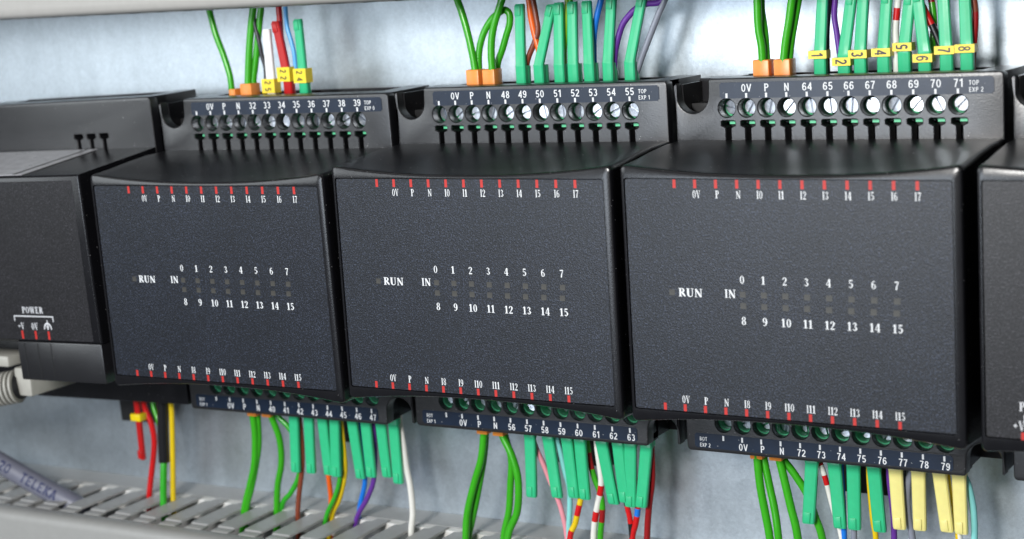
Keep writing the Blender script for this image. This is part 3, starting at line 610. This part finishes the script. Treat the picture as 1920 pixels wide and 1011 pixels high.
def screw_mesh():
    bm = bmesh.new(); n = 28; r = 1.66; sw = .24; sd = .95
    for s in (1, -1):      # two half heads either side of a driver slot
        a0 = math.asin(sw/r); prof = [(r*math.cos(a0+(math.pi-2*a0)*j/14), s*r*math.sin(a0+(math.pi-2*a0)*j/14)) for j in range(15)]
        q = [(x*.93, z*.93 if abs(z) > .35 else z) for x, z in prof]
        A = [bm.verts.new((x, 0, z)) for x, z in q]; B = [bm.verts.new((x, .14, z)) for x, z in prof]; C_ = [bm.verts.new((x, 1.4, z)) for x, z in prof]
        bm.faces.new(A)
        for U, V in ((A, B), (B, C_)):
            for i in range(15): bm.faces.new((U[i], V[i], V[(i+1) % 15], U[(i+1) % 15]))
    cyl_y(bm, 0, 0, sd, 3.2, 1.6, 24)
    ob = mesh_obj('screw', bm, M['screw'], angle=35); me = ob.data; bpy.data.objects.remove(ob); return me
SCREW = screw_mesh()
def screws(root, top, deep=(2.0, 2.9)):
    rnd = random.Random(hash((root.location.x > 0, top)) & 7)
    for i in range(12):
        x, z = 12.97+4.65*i, 22.4
        if not top: x, z = KX-x, KZ-z+.45
        s = link(bpy.data.objects.new('screw', SCREW), root)
        y = 30.5+rnd.uniform(*deep) if deep else 33.0
        s.location = Vector((x, y, z))*S; s.rotation_euler = (rnd.uniform(-.11, .11), rnd.uniform(0, 3.14), rnd.uniform(-.13, .13))
def strip(root, top, texts, side):
    bm = bmesh.new()
    if top: x0, x1, z0, z1 = 11.5, 71.5, 24.5, 28.0
    else: x0, x1, z0, z1 = 1.75, 61.7, -55.2, -51.75
    box(bm, x0, x1, 30.36, 30.52, z0, z1)
    bmesh.ops.bevel(bm, geom=[e for e in bm.edges if abs(e.verts[0].co.x-e.verts[1].co.x) < 1e-5 and abs(e.verts[0].co.z-e.verts[1].co.z) < 1e-5], offset=.35, segments=3, affect='EDGES')
    s = mesh_obj('label_strip', bm, M['strip'], root)
    bm = bmesh.new(); y = 30.335
    for i, t in enumerate(['']+texts):
        x = (13.1+4.64*i) if top else (8.89+4.63*i)
        if top:
            box(bm, x-.24, x+.24, 30.34, 30.37, 24.62, 25.62)
            if t: sans(bm, t, x+.1, 26.75, 1.68, y, 1.04)
        else:
            box(bm, x-.22, x+.22, 30.34, 30.37, -53.15, -52.0)
            if t: sans(bm, t, x+.25, -54.25, 1.62, y, .98)
    a, b = side
    if top: sans(bm, a, 66.4, 26.75, .95, y, .95, 'L'); sans(bm, b, 66.4, 25.35, .95, y, .95, 'L')
    else: sans(bm, a, 3.0, -53.05, .9, y, .9, 'L'); sans(bm, b, 3.0, -54.5, .9, y, .9, 'L')
    mesh_obj('strip_lettering', bm, M['print'], s)
def core(root, bot=True, x1=73.2, clip=True):
    bm = bmesh.new()
    box(bm, .9, x1, 30.7, 50, -40, 13.5)
    box(bm, .9, x1, 48.9, 50.4, -53.5, 27)
    mesh_obj('housing', bm, M['case'], root)
    if clip:
        bm = bmesh.new(); box(bm, 28.5, 43.5, 50.3, 54.5, -68.8, -50, .5); box(bm, 30.5, 41.5, 49.6, 50.3, -62.6, -60.6)
        mesh_obj('rail_clip', bm, M['dark'], root)
def front_film(root, panel, mat):
    px0, px1, pz0, pz1 = panel; bm = bmesh.new()
    A = uloop(bm, px0+.22, px1-.22, lambda x: pz1-.22, lambda x: pz0+.22, .45, .28, 4, 2, 3); B = uloop(bm, px0+.22, px1-.22, lambda x: pz1-.22, lambda x: pz0+.22, .45, .8, 4, 2, 3)
    bm.faces.new(A); bm.faces.new(B[::-1]); n = len(A)
    for i in range(n): bm.faces.new((A[i], B[i], B[(i+1) % n], A[(i+1) % n]))
    return mesh_obj('front_panel', bm, mat, root)
_tick = {}
def ticks(parent, x, z, h):
    if h not in _tick:
        bm = bmesh.new(); box(bm, -.34, .34, .245, .29, -h/2, h/2)
        o = mesh_obj('tick_mark', bm, M['redprint'], parent); _tick[h] = o.data
    else: o = link(bpy.data.objects.new('tick_mark', _tick[h]), parent)
    o.location = Vector((x, 0, z))*S
    return o
PAN = (2.6, 71.9, -38.5, 10.86)
def expansion(label, d, rot, top_n, bot_n, exp, bexp=None):
    r = module_root('expansion_module', label, d, rot, 'black expansion modules mounted side by side')
    core(r); hump(r, 1.75, .8, 73.75, 73.4, PAN)
    film = front_film(r, PAN, M['panel'])
    y = .255
    for i in range(12):
        ticks(film, 14.15+4.63*i, 9.72, 1.75); ticks(film, 9.76+4.62*i, -37.5, 1.5)
    bm = bmesh.new()
    lt = ['0V', 'P', 'N']+['I%d' % k for k in range(8)]; lb = ['0V', 'P', 'N']+['I%d' % k for k in range(8, 16)]
    for i, t in enumerate(lt): serif(bm, t, 19.05+4.61*i, 7.6, 1.6, y, .87, weight=.82)
    for i, t in enumerate(lb): serif(bm, t, 14.65+4.6*i, -35.68, 1.6, y, .87, weight=.82)
    for k in range(8):
        serif(bm, str(k), 28.37+4.6*k, -9.76, 1.65, y, 1.12, weight=.9)
        serif(bm, str(k+8), 28.43+4.6*k, -18.25, 1.7, y, 1.2 if k < 2 else 1.12, weight=1.0, gap=.12)
    serif(bm, 'RUN', 16.7, -12.88, 1.75, y, 1.42, weight=1.1); serif(bm, 'IN', 25.6, -12.75, 1.75, y, 1.25, weight=1.1)
    mesh_obj('panel_lettering', bm, M['print'], film)
    bm = bmesh.new(); box(bm, -.65, .65, y, .285, -.6, .6); lm = None
    for x, z in [(28.42+4.6*k, -12.8) for k in range(8)]+[(28.45+4.57*k, -15.17) for k in range(8)]+[(12.58, -12.95)]:
        if lm is None: o = mesh_obj('indicator_window', bm, M['led'], r); lm = o.data
        else: o = link(bpy.data.objects.new('indicator_window', lm), r)
        o.location = Vector((x, 0, z))*S
    terminal(r, True); terminal(r, False)
    screws(r, True); screws(r, False, (3.3, 4.4))
    strip(r, True, ['0V', 'P', 'N']+[str(n) for n in top_n], ('TOP', 'EXP %d' % exp))
    strip(r, False, ['0V', 'P', 'N']+[str(n) for n in bot_n], ('BOT', 'EXP %d' % (exp if bexp is None else bexp)))
    return r
expansion('black expansion module at left with inputs numbered 32 to 39 along its top strip', (-74.18, -.77, -1.255), (.026, -.0014, .009), range(32, 40), range(40, 48), 0, 1)
expansion('black expansion module in the middle with inputs numbered 48 to 55 along its top strip', (0, 0, 0), (0, 0, 0), range(48, 56), range(56, 64), 1)
expansion('black expansion module at right with inputs numbered 64 to 71 along its top strip', (74.73, -1.275, .214), (-.0015, .0006, -.0207), range(64, 72), range(72, 80), 2)

# ---- power print block shared by the two outer modules
def earth(bm, x, z, h, y):
    n = 14
    for ri, ro in ((.42*h, .56*h),):
        o = []; i_ = []
        for j in range(n+1):
            A = math.pi*j/n; o.append(bm.verts.new((x+ro*1.15*math.cos(A), y, z-.35*h+ro*1.5*math.sin(A)))); i_.append(bm.verts.new((x+ri*1.15*math.cos(A), y, z-.35*h+ri*1.5*math.sin(A))))
        for j in range(n): bm.faces.new((o[j], o[j+1], i_[j+1], i_[j]))
    q = 0
    for a, b, c, e in ((-.06, .06, -.4, .8), (-.28, .28, 0, .1), (-.2, .2, -.18, -.08), (-.11, .11, -.36, -.26)):
        q += 1; bm.faces.new([bm.verts.new((x+u*h, y-q*.0025, z+v*h)) for u, v in ((a, c), (b, c), (b, e), (a, e))])
def power_print(root, tx, zt, word_z, br, wx=None, dv=-.1):
    y = .255; bm = bmesh.new()
    for x in tx: ticks(root, x, zt-1.1, 2.2)
    serif(bm, 'POWER', wx or (br[0]+br[1])/2, word_z, 1.75, y, 1.15, weight=1.1)
    b0, b1, bz = br; box(bm, b0, b1, y-.005, .28, bz-.3, bz); box(bm, b0, b0+.3, y-.005, .28, bz-1.5, bz-.3); box(bm, b1-.3, b1, y-.005, .28, bz-1.5, bz-.3)
    serif(bm, '+V', tx[0]+dv, zt+1.25, 1.85, y, 1.0); serif(bm, '0V', tx[1], zt+1.25, 1.85, y, 1.0); earth(bm, tx[2], zt+1.3, 2.2, y)
    mesh_obj('panel_lettering', bm, M['greyprint'], root)

# ---- left power module
r = module_root('power_module', 'black power module at the far left edge with POWER terminal markings', (-150.3, -.77, -1.2), (.026, -.020, .009))
core(r)
PM = (-60, 72.0, -31.3, 10.86)
bm = bmesh.new()
prof_top = lambda t: lerp(12.6, 15.4, t)
def slab(bm, xa, xb, zb0, zb1):
    """case front between xa and xb, from the top edge down to zb"""
    ys = [(0, .6), (.15, .3), (.5, .05), (1.0, 0), (30.4, 0)]
    loops = []
    for y, ins in ys:
        t = y/30.4
        loops.append([bm.verts.new(c) for c in ((xa+ins, y, lerp(zb0, zb1, t)+ins), (lerp(xb, 73.4, t)-ins, y, lerp(zb0, zb1, t)+ins), (lerp(xb, 73.4, t)-ins, y, prof_top(t)-ins), (xa+ins, y, prof_top(t)-ins))])
    bm.faces.new(loops[0]); bm.faces.new(loops[-1][::-1])
    for a, b in zip(loops, loops[1:]):
        for i in range(4): bm.faces.new((a[i], b[i], b[(i+1) % 4], a[(i+1) % 4]))
slab(bm, -66, 73.75, -31.6, -31.6)
mesh_obj('front_cover', bm, M['case'], r, angle=28)
bm = bmesh.new(); box(bm, 43.6, 73.6, .02, 31, -42.2, -31.65, .4); mesh_obj('terminal_shroud', bm, M['face'], r, angle=30)
bm = bmesh.new()
for x in (46.3, 51.1, 55.8): box(bm, x-.16, x+.16, -.02, .06, -41.4, -32.0)
mesh_obj('groove', bm, M['dark'], r)
bm = bmesh.new(); box(bm, -60, 71.2, -.06, .02, -31.0, 11.2); film = mesh_obj('front_panel', bm, M['panel_plain'], r)
film.location.y = 0
bm = bmesh.new(); box(bm, -40, 45, 0, 29, 0, .12)
o = mesh_obj('top_label', bm, M['silverlabel'], r)
# lies on the sloping top of the case
o.location = Vector((8.6, .6, 12.8))*S; o.rotation_euler = (math.atan2(2.8, 30.4), 0, 0)
bm = bmesh.new(); box(bm, 41.2, 42.2, .3, 28.7, .13, .16); mesh_obj('label_border', bm, M['ink'], o)
def shift_print(root, dy):
    for c in root.children:
        if c.name.startswith(('tick_mark', 'panel_lettering')): c.location.y = dy*S
power_print(r, (46.3, 51.1, 55.8), -28.6, -22.95, (44.0, 58.2, -24.5)); shift_print(r, -.34)
terminal(r, True, holes=False, green=False, nslots=(46.2, 50.9, 55.6), plain=True)
# lower rear wall with no labels
bm = bmesh.new(); box(bm, 16, 73.3, 30.5, 34, -56.3, -40, .5); box(bm, -40, 16, 36, 40, -55.2, -40, .5); box(bm, 40, 73.3, 46, 50, -55, -40)
mesh_obj('lower_wall', bm, M['case'], r, angle=30)

# ---- right power module
r = module_root('power_module', 'black power module cut off by the right edge of the picture', (149.2, -2.4, .2), (0, 0, -.02))
core(r); hump(r, 1.75, .8, 108, 108, (2.6, 106, -38.5, 10.86)); film = front_film(r, (2.6, 106, -38.5, 10.86), M['panel_plain'])
power_print(r, (9.7, 14.5, 19.3), -37.0, -32.0, (9.9, 22.5, -33.6), 12.8, -.75)
terminal(r, True); screws(r, True); terminal(r, False); screws(r, False)

# ------------------------------------------------------------------ tags and ferrules
def lever(kind, xb, xt, zt, label, up=True, sleeve=None, y=40.0, zsurf=28.9, group=None, width=None, collar_mat=None, ccw=False, collar=True):
    mat = {'green': M['tag'], 'red': M['tagred'], 'white': M['tagwhite'], 'yellow': M['tagyellow']}[kind]
    sg = 1 if up else -1
    zs = zsurf if up else -55.6
    root = empty('wire_tag', label, 'wire tag', (xb, y, zs), (0, 0, 0), group)
    # local: x across, y depth, z along from the base
    L = abs(zt-zs); dx = (xt-xb)
    zc = 3.9; W_, D_ = width or (2.7 if up else 3.2), 1.0
    bm = bmesh.new()
    def sec(z, w, dp, cx, cy=0):
        c = .28; a = w/2
        pts = [(-a, dp), (-a, c), (-a+c, 0), (-a+.7, -.02), (-a+1.0, -.07), (a-1.0, -.07), (a-.7, -.02), (a-c, 0), (a, c), (a, dp)]
        return [bm.verts.new((cx+p, q+cy, z*sg)) for p, q in pts]
    def cx(z): return 0 if z < zc else dx*(z-zc)/(L-zc)
    yt = random.uniform(-.3, .5)
    secs = [sec(-6, W_, D_+.3, 0), sec(zc-.25, W_, D_+.3, 0), sec(zc, W_+.03, D_+.2, 0, -.07), sec(zc+.3, W_-.1, D_, cx(zc+.3))]
    for k in range(1, 7):
        z = zc+.3+(L-.5-zc-.3)*k/6; t = k/6
        secs.append(sec(z, lerp(W_-.1, W_-.3, t), lerp(D_, 1.1, t), cx(z), yt*t*t))
    secs.append(sec(L, W_-.5, .9, cx(L), yt+.15))
    for a, b in zip(secs, secs[1:]):
        n = len(a)
        for i in range(n): bm.faces.new((a[i], b[i], b[(i+1) % n], a[(i+1) % n]))
    bm.faces.new(secs[0]); bm.faces.new(secs[-1][::-1])
    mesh_obj('strip', bm, mat, root, angle=30)
    if kind != 'white':
        bm = bmesh.new(); q = sorted((sg*(L-2.75), sg*(L-.25)))
        box(bm, -1.0, .55, -.34, .3, -1.25, 1.25, .14)
        o = mesh_obj('end_tab', bm, mat, root, angle=30); o.location = Vector((cx(L-1.6), yt*.8, sg*(L-1.6)))*S
        o.rotation_euler = (0, math.atan2(dx, L-zc)*sg, 0)
    if collar:
        bm = bmesh.new(); q = sorted((sg*-5, sg*(3.9)))
        box(bm, -1.25, 1.35, 1.55 if not sleeve else .7, 2.95 if not sleeve else 1.85, q[0], q[1], .15)
        mesh_obj('collar', bm, collar_mat or mat, root, angle=30)
    if sleeve:
        txt, zc2, hh = sleeve      # centre height above the surface, height
        bm = bmesh.new(); x0 = cx(zc2)
        for a in ((-2.3, 1.85, -.62, -.3), (1.55, 1.85, -.3, 2.2), (-2.3, -2.0, -.3, 2.2), (-2.0, 1.55, 1.95, 2.2)):
            box(bm, x0+a[0], x0+a[1], a[2], a[3], zc2-hh/2, zc2+hh/2)
        sv = mesh_obj('marker_sleeve', bm, M['sleeve'], root)
        bm = bmesh.new(); n = len(txt)
        for i, ch in enumerate(txt):
            zz = zc2+((n-1)/2-i)*1.75
            sans(bm, ch, x0-.25, zz, 2.6 if n == 1 else 2.0, -.65, .72 if n == 1 else .75, 'C', rot=(math.pi/2 if ccw else -math.pi/2), bold=.03)
        mesh_obj('marker_number', bm, M['ink'], sv)
    # real tags never sit perfectly square
    root.rotation_euler = (random.uniform(-.02, .02), 0, random.uniform(-.05, .05))
    return root
def orange(x, label, up=True, w=3.3, h=3.4, pair=False, y=39.6, zs=28.9, group='orange wire ferrules in the P and N slots'):
    bm = bmesh.new(); n = 16
    sg = 1 if up else -1; q = sorted((sg*-5, sg*h))
    box(bm, -w/2, w/2-.15, 0, 4.1, q[0], q[1], .3)
    o = mesh_obj('wire_ferrule', bm, M['orange_tag'], angle=35)
    o.location = Vector((x, y, zs if up else -55.6))*S
    tag(o, label, 'ferrule', group); return o

GT = 'wire tags standing along the top rows'; GB = 'wire tags hanging along the bottom rows'
a = LEVERS['tA']
lever('white', *a[0], 'white wire tag, leftmost of three, with a yellow sleeve marked 25 above the left module', sleeve=('25', 2.5, 3.7), zsurf=27.4, group=GT)
lever('red', *a[1], 'red wire tag with a yellow sleeve marked 22 above the left module', sleeve=('22', 5.4, 3.7), zsurf=27.4, group=GT)
lever('green', *a[2], 'green wire tag with a yellow sleeve marked 24 above the left module', sleeve=('24', 4.9, 3.7), zsurf=27.4, group=GT)
TB = ['leftmost green wire tag above the middle module, standing upright above number 49',
 'green wire tag leaning to the right behind its neighbour above number 50',
 'upright green wire tag above number 51 that hides the tip of the leaning one',
 'narrow looking upright green wire tag above number 52 of the middle module',
 'upright green wire tag between numbers 52 and 53 left of the blue wire',
 'green wire tag above number 54 with a purple wire curving behind it',
 'rightmost green wire tag above the middle module, leaning right beside the grey wire']
for (b, t, z), l in zip(LEVERS['tB'], TB): lever('green', b, t, z, l, group=GT)
TCL = ['leftmost green wire tag of the right module, with a yellow sleeve marked 1',
 'green wire tag with the low yellow sleeve marked 2, leaning right toward its neighbour',
 'upright green wire tag with a yellow sleeve marked 3',
 'green wire tag with a yellow sleeve marked 4, just left of the white wire',
 'green wire tag carrying the highest yellow sleeve, marked 5',
 'green wire tag with a low yellow sleeve marked 6, leaning left behind its neighbour',
 'green wire tag with a yellow sleeve marked 7, second from the right end',
 'rightmost green wire tag of the right module, with a yellow sleeve marked 8']
sv = [4.1, 2.4, 3.9, 4.1, 5.1, 2.6, 4.1, 4.3]
for i, (b, t, z) in enumerate(LEVERS['tC']):
    lever('green', b, t, z, TCL[i], sleeve=(str(i+1), sv[i], 1.75), ccw=i in (4, ), group=GT)
ORD = ['first', 'second', 'third', 'fourth', 'fifth', 'sixth', 'seventh', 'eighth']
for i, (b, t, z) in enumerate(LEVERS['bA']): lever('green', b, t, z, '%s green wire tag from the left hanging below the left module' % ORD[i], up=False, group=GB)
for i, (b, t, z) in enumerate(LEVERS['bB']): lever('green', b, t, z, '%s green wire tag from the left hanging below the middle module' % ORD[i], up=False, group=GB)
for i, (b, t, z) in enumerate(LEVERS['bC']):
    if i < 4: lever('green', b, t, z, '%s green wire tag from the left hanging below the right module' % ORD[i], up=False, group=GB)
    else: lever('yellow', b, t, z, '%s pale yellow wire tag from the left hanging below the right module' % ORD[i-4], up=False, group=GB)
b, t, z = LEVERS['p'][0]
lv = lever('red', b, t, z, 'red wire tag with a plain yellow sleeve under the far left power module', up=False, group=GB, collar=False, width=2.0)
bm = bmesh.new(); box(bm, -1.9, 1.9, -.7, 2.4, -9.6, -7.4, .3); mesh_obj('marker_sleeve', bm, M['sleeve'], lv, angle=30)

orange(-57.7, 'small orange ferrule on the single thin green wire above the left module', w=2.3, h=2.0, zs=27.4)
orange(-53.0, 'larger orange ferrule holding a pair of thick green wires above the left module', w=3.9, h=3.3, zs=27.4)
orange(17.35, 'orange ferrule above letter P of the middle module, left of its pair', w=3.7)
orange(21.9, 'orange ferrule above letter N of the middle module, with the green loop entering it', w=3.6)
orange(92.3, 'orange ferrule above letter P of the right module, left of its pair', w=4.0)
orange(97.2, 'orange ferrule above letter N of the right module, right of its pair', w=4.0)
orange(-61.0, 'left orange ferrule of the pair showing under the left module', up=False, h=5.0)
orange(-55.9, 'right orange ferrule of the pair showing under the left module', up=False, h=4.9)
orange(13.2, 'left orange ferrule of the pair showing under the middle module', up=False, h=4.2)
orange(17.9, 'right orange ferrule of the pair showing under the middle module', up=False, h=4.3)
orange(87.5, 'left orange ferrule of the pair showing under the right module', up=False, h=4.2)
orange(92.2, 'right orange ferrule of the pair showing under the right module', up=False, h=4.2)

# ------------------------------------------------------------------ wires
WI = {
'tA_green1': ('green', 'thin green wire curving down to the small orange ferrule at the top left'),
'tA_green2': ('green', 'front green wire of the thick pair above the left module'),
'tA_green3': ('green', 'rear green wire of the thick pair above the left module'),
'tA_dark': ('dark', 'thin dark grey wire crossing between the green pair and the white tag'),
'tA_red': ('red', 'red wire running up behind the red tag'),
'tA_blue': ('lightblue', 'light blue wire bending in behind the green tag marked 24'),
'tB_green1': ('green', 'leftmost thick green wire curving up from the left orange ferrule of the middle module'),
'tB_loop': ('green', 'green wire looped over between the two orange ferrules of the middle module'),
'tB_green2': ('green', 'green wire passing in front of the loop above the middle module'),
'tB_brown': ('brown', 'copper brown wire crossing behind the orange one above the middle module'),
'tB_orange': ('orange', 'orange wire bending down behind the leaning green tag'),
'tB_yellowgreen': ('yellowgreen', 'yellow green wire between the tags above 51 and 52'),
'tB_green3': ('green', 'short piece of green wire showing behind the tag above 52'),
'tB_blue': ('blue', 'blue wire above number 53 of the middle module'),
'tB_purple': ('purple', 'purple wire curving behind the rightmost tags of the middle module'),
'tB_grey': ('grey', 'grey wire slanting up to the right beside the last tag of the middle module'),
'tC_green1': ('green', 'front green wire in the left orange ferrule of the right module'),
'tC_green2': ('green', 'rear green wire in the left orange ferrule of the right module'),
'tC_green3': ('green', 'front green wire in the right orange ferrule of the right module'),
'tC_green4': ('green', 'rear green wire in the right orange ferrule of the right module'),
'tC_dark': ('black', 'black wire just right of the tag numbered 1'),
'tC_purple': ('purple', 'purple wire between the tags numbered 1 and 2'),
'tC_white': ('white', 'white wire with a red band between the tags numbered 4 and 5', [(42.2, 0), (39.6, 1), (-99, 0)], ['white', 'red']),
'tC_blackred': ('black', 'black and red banded wire crossing in front of the tag numbered 6', [(41.9, 0), (38.3, 1), (-99, 0)], ['black', 'red']),
'tC_redgreen': ('red', 'green wire with a dark red top behind the black and red one', [(42.8, 0), (38.3, 1), (36.5, 0), (-99, 1)], ['darkred', 'green']),
'tC_brown': ('brown', 'brown and dark red wire right of the tag numbered 8', [(40.6, 0), (-99, 1)], ['brown', 'darkred']),
'bA_green1': ('green', 'front green wire of the pair from the left orange ferrule under the left module'),
'bA_green2': ('green', 'rear green wire of the pair from the left orange ferrule under the left module'),
'bA_green3': ('green', 'single green wire from the right orange ferrule under the left module'),
'bA_green4': ('midgreen', 'bright green wire slanting left into the duct behind the first hanging tag'),
'bA_brown': ('brown', 'brown wire dropping into the duct beside the first hanging tag'),
'bA_orange': ('orange', 'short orange wire showing below the third hanging tag'),
'bA_yellowgreen': ('midgreen', 'green wire running beside the yellow one into the duct'),
'bA_yellow': ('yellow', 'yellow wire dropping from the fourth hanging tag into the duct'),
'bA_blue': ('blue', 'blue wire crossing behind the purple one below the left module'),
'bA_purple': ('purple', 'purple wire bending left into the duct below the left module'),
'bA_white': ('white', 'white wire hanging alone between the left and middle modules'),
'bB_green1': ('green', 'front green wire from the left orange ferrule under the middle module'),
'bB_green2': ('green', 'rear green wire from the left orange ferrule under the middle module'),
'bB_green3': ('green', 'front green wire from the right orange ferrule under the middle module'),
'bB_green4': ('green', 'rear green wire from the right orange ferrule under the middle module'),
'bB_pink': ('pink', 'pink wire slanting down behind the second hanging tag'),
'bB_cyan': ('cyan', 'pale turquoise wire beside the pink one'),
'bB_yellowred': ('yellow', 'yellow and red banded wire below the fourth hanging tag', [(-76.3, 0), (-79.1, 1), (-83.0, 0), (-999, 1)], ['yellow', 'red']),
'bB_greenred': ('green', 'green and dark red banded wire behind the white and red one', [(-63.0, 0), (-67.2, 1), (-77.2, 0), (-80.5, 1), (-999, 0)], ['green', 'darkred']),
'bB_whitered': ('white', 'white and red banded wire crossing left of the fifth hanging tag', [(-70.8, 0), (-73.4, 1), (-77.9, 0), (-80.5, 1), (-999, 0)], ['white', 'red']),
'bB_blackred': ('black', 'black and red banded wire below the sixth hanging tag', [(-75.4, 0), (-80.0, 1), (-999, 0)], ['black', 'red']),
'bB_redblue': ('red', 'red wire with a blue band below the eighth hanging tag', [(-75.7, 0), (-77.8, 1), (-999, 0)], ['red', 'blue']),
'bB_red': ('darkred', 'plain dark red wire at the right end of the middle module'),
'bC_green1': ('green', 'leftmost of the four green wires hanging from the ferrules of the right module'),
'bC_green2': ('green', 'second of the four green wires hanging from the ferrules of the right module'),
'bC_green3': ('green', 'third of the four green wires hanging from the ferrules of the right module'),
'bC_green4': ('green', 'rightmost of the four green wires, passing behind the first hanging tag'),
'bC_whitered': ('white', 'white wire with red bands between the first two hanging tags of the right module', [(-59.9, 0), (-60.6, 1), (-63.0, 0), (-65.2, 1), (-999, 0)], ['white', 'red']),
'bC_blue': ('blue', 'blue wire between the second and third hanging tags of the right module'),
'bC_grey1': ('grey', 'grey wire showing below the third hanging tag of the right module'),
'bC_yellow': ('yellow', 'yellow wire showing below the fourth hanging tag of the right module'),
'bC_purple': ('purple', 'purple wire showing below the first pale yellow tag'),
'bC_grey2': ('grey', 'curved grey wire between the first two pale yellow tags'),
'bC_orange': ('yellow', 'thin amber wire between the last two pale yellow tags'),
'bC_white': ('white', 'white wire showing below the last pale yellow tag'),
'bC_cyan': ('cyan', 'pale turquoise wire right of the last pale yellow tag'),
'p_red': ('red', 'red power wire curving down into the duct at the left'),
'p_green0': ('green', 'green wire partly hidden beside the black sheath at the left'),
'p_green': ('midgreen', 'bright green wire leaving the black sheath at the left'),
'p_yellow': ('yellow', 'yellow green earth wire right of the black sheath'),
'p_black': ('black', 'black sheath round the green wire under the power module'),
}
for key, spec in WI.items():
    rad, pts = WIRES[key]
    pts = [pts[0]]+[(x+random.uniform(-.07, .07), y, z) for x, y, z in pts[1:-1]]+[pts[-1]]
    P = catmull(pts, 9)
    bm = bmesh.new()
    bands = spec[2] if len(spec) > 2 else None
    if bands:       # finer steps so that the colour bands end cleanly
        P = catmull(pts, 30)
    tube(bm, P, rad, 14, bands)
    mats = [M['w_'+c] for c in (spec[3] if len(spec) > 3 else [spec[0]])]
    o = mesh_obj('wire', bm, mats, smooth=True)
    tag(o, spec[1], 'wire')

# ------------------------------------------------------------------ cable and plug at the left
rad, pts = WIRES['cable']
P = catmull(pts, 10); bm = bmesh.new(); tube(bm, P, rad, 28)
cb = tag(mesh_obj('data_cable', bm, M['jacket'], smooth=True), 'thick grey blue cable with printed lettering entering the duct at lower left', 'cable')
CB = sum((P[i+1]-P[i]).length for i in range(20))      # length of the part outside the picture
# printing wrapped on the side of the sheath that faces the camera
def cable_text(s, s0, h, xs):
    acc = [0]
    for a, b in zip(P, P[1:]): acc.append(acc[-1]+(b-a).length)
    tocam = Vector((234.8, -316.4, 52.4))
    def tr(px, pz, k=0):
        q = max(0, min(acc[-1]-.01, px)); i = max(j for j in range(len(acc)-1) if acc[j] <= q)
        t = (P[i+1]-P[i]).normalized(); c = P[i]+t*(q-acc[i])
        f = (tocam-c); f = (f-t*f.dot(t)).normalized(); u = t.cross(f)*-1
        if u.z < 0: u = -u
        A = pz/(rad+.03)
        return c+(f*math.cos(A)+u*math.sin(A))*(rad+.06+k*.003)
    bm = bmesh.new(); sans(bm, s, 0, 0, h, 0, xs, 'L', bold=.05)
    for q in range(-6, 7): bmesh.ops.bisect_plane(bm, geom=bm.verts[:]+bm.edges[:]+bm.faces[:], plane_co=(0, 0, q*.27), plane_no=(0, 0, 1))
    for q in range(0, 40): bmesh.ops.bisect_plane(bm, geom=bm.verts[:]+bm.edges[:]+bm.faces[:], plane_co=(q*.5, 0, 0), plane_no=(1, 0, 0))
    for v in bm.verts: v.co = tr(v.co.x+s0, v.co.z-.45, -v.co.y*400)
    mesh_obj('sheath_lettering', bm, M['blueink'], cb)
cable_text('20', CB+12.9, 3.0, 1.0); cable_text('TELEKA', CB+20.6, 3.0, .95)

pl = empty('network_plug', 'ivory plug with a ribbed strain relief boot under the far left module', 'plug', (-122.5, 11, -48.0))
bm = bmesh.new()
ax = Vector((-1, -.35, -.16)).normalized()
def ring(bm, c, ax, r, w, n=24):
    u = ax.orthogonal().normalized(); v = ax.cross(u); L = []
    for s, q in ((-w/2, r*.88), (-w/2+.12, r), (w/2-.12, r), (w/2, r*.88)):
        L.append([bm.verts.new(c+ax*s+(u*math.cos(6.283*j/n)+v*math.sin(6.283*j/n))*q) for j in range(n)])
    for a, b in zip(L, L[1:]):
        for i in range(n): bm.faces.new((a[i], b[i], b[(i+1) % n], a[(i+1) % n]))
    bm.faces.new(L[0]); bm.faces.new(L[-1][::-1])
me = None
for k in range(12):
    bm = bmesh.new(); ring(bm, Vector((0, 0, 0)), ax, 4.7, .8)
    o = mesh_obj('boot_rib', bm, M['boot'], pl, angle=40); o.location = (Vector((2.5, .5, -1.2))+ax*(1.4*k))*S
bm = bmesh.new(); tube(bm, [Vector((4, 1, -1))+ax*t for t in (0, 8, 20, 60, 220)], 3.6, 20); mesh_obj('boot', bm, M['dark'], pl, smooth=True)
bm = bmesh.new(); box(bm, 3.5, 9.5, -1.0, 18, -3.4, 4.6, .6)
mesh_obj('plug_body', bm, M['boot'], pl, angle=30)
bm = bmesh.new(); box(bm, -9, 3.4, -2.5, 6, 4.9, 8.0, .6); mesh_obj('plug_latch', bm, M['boot'], pl, angle=30)
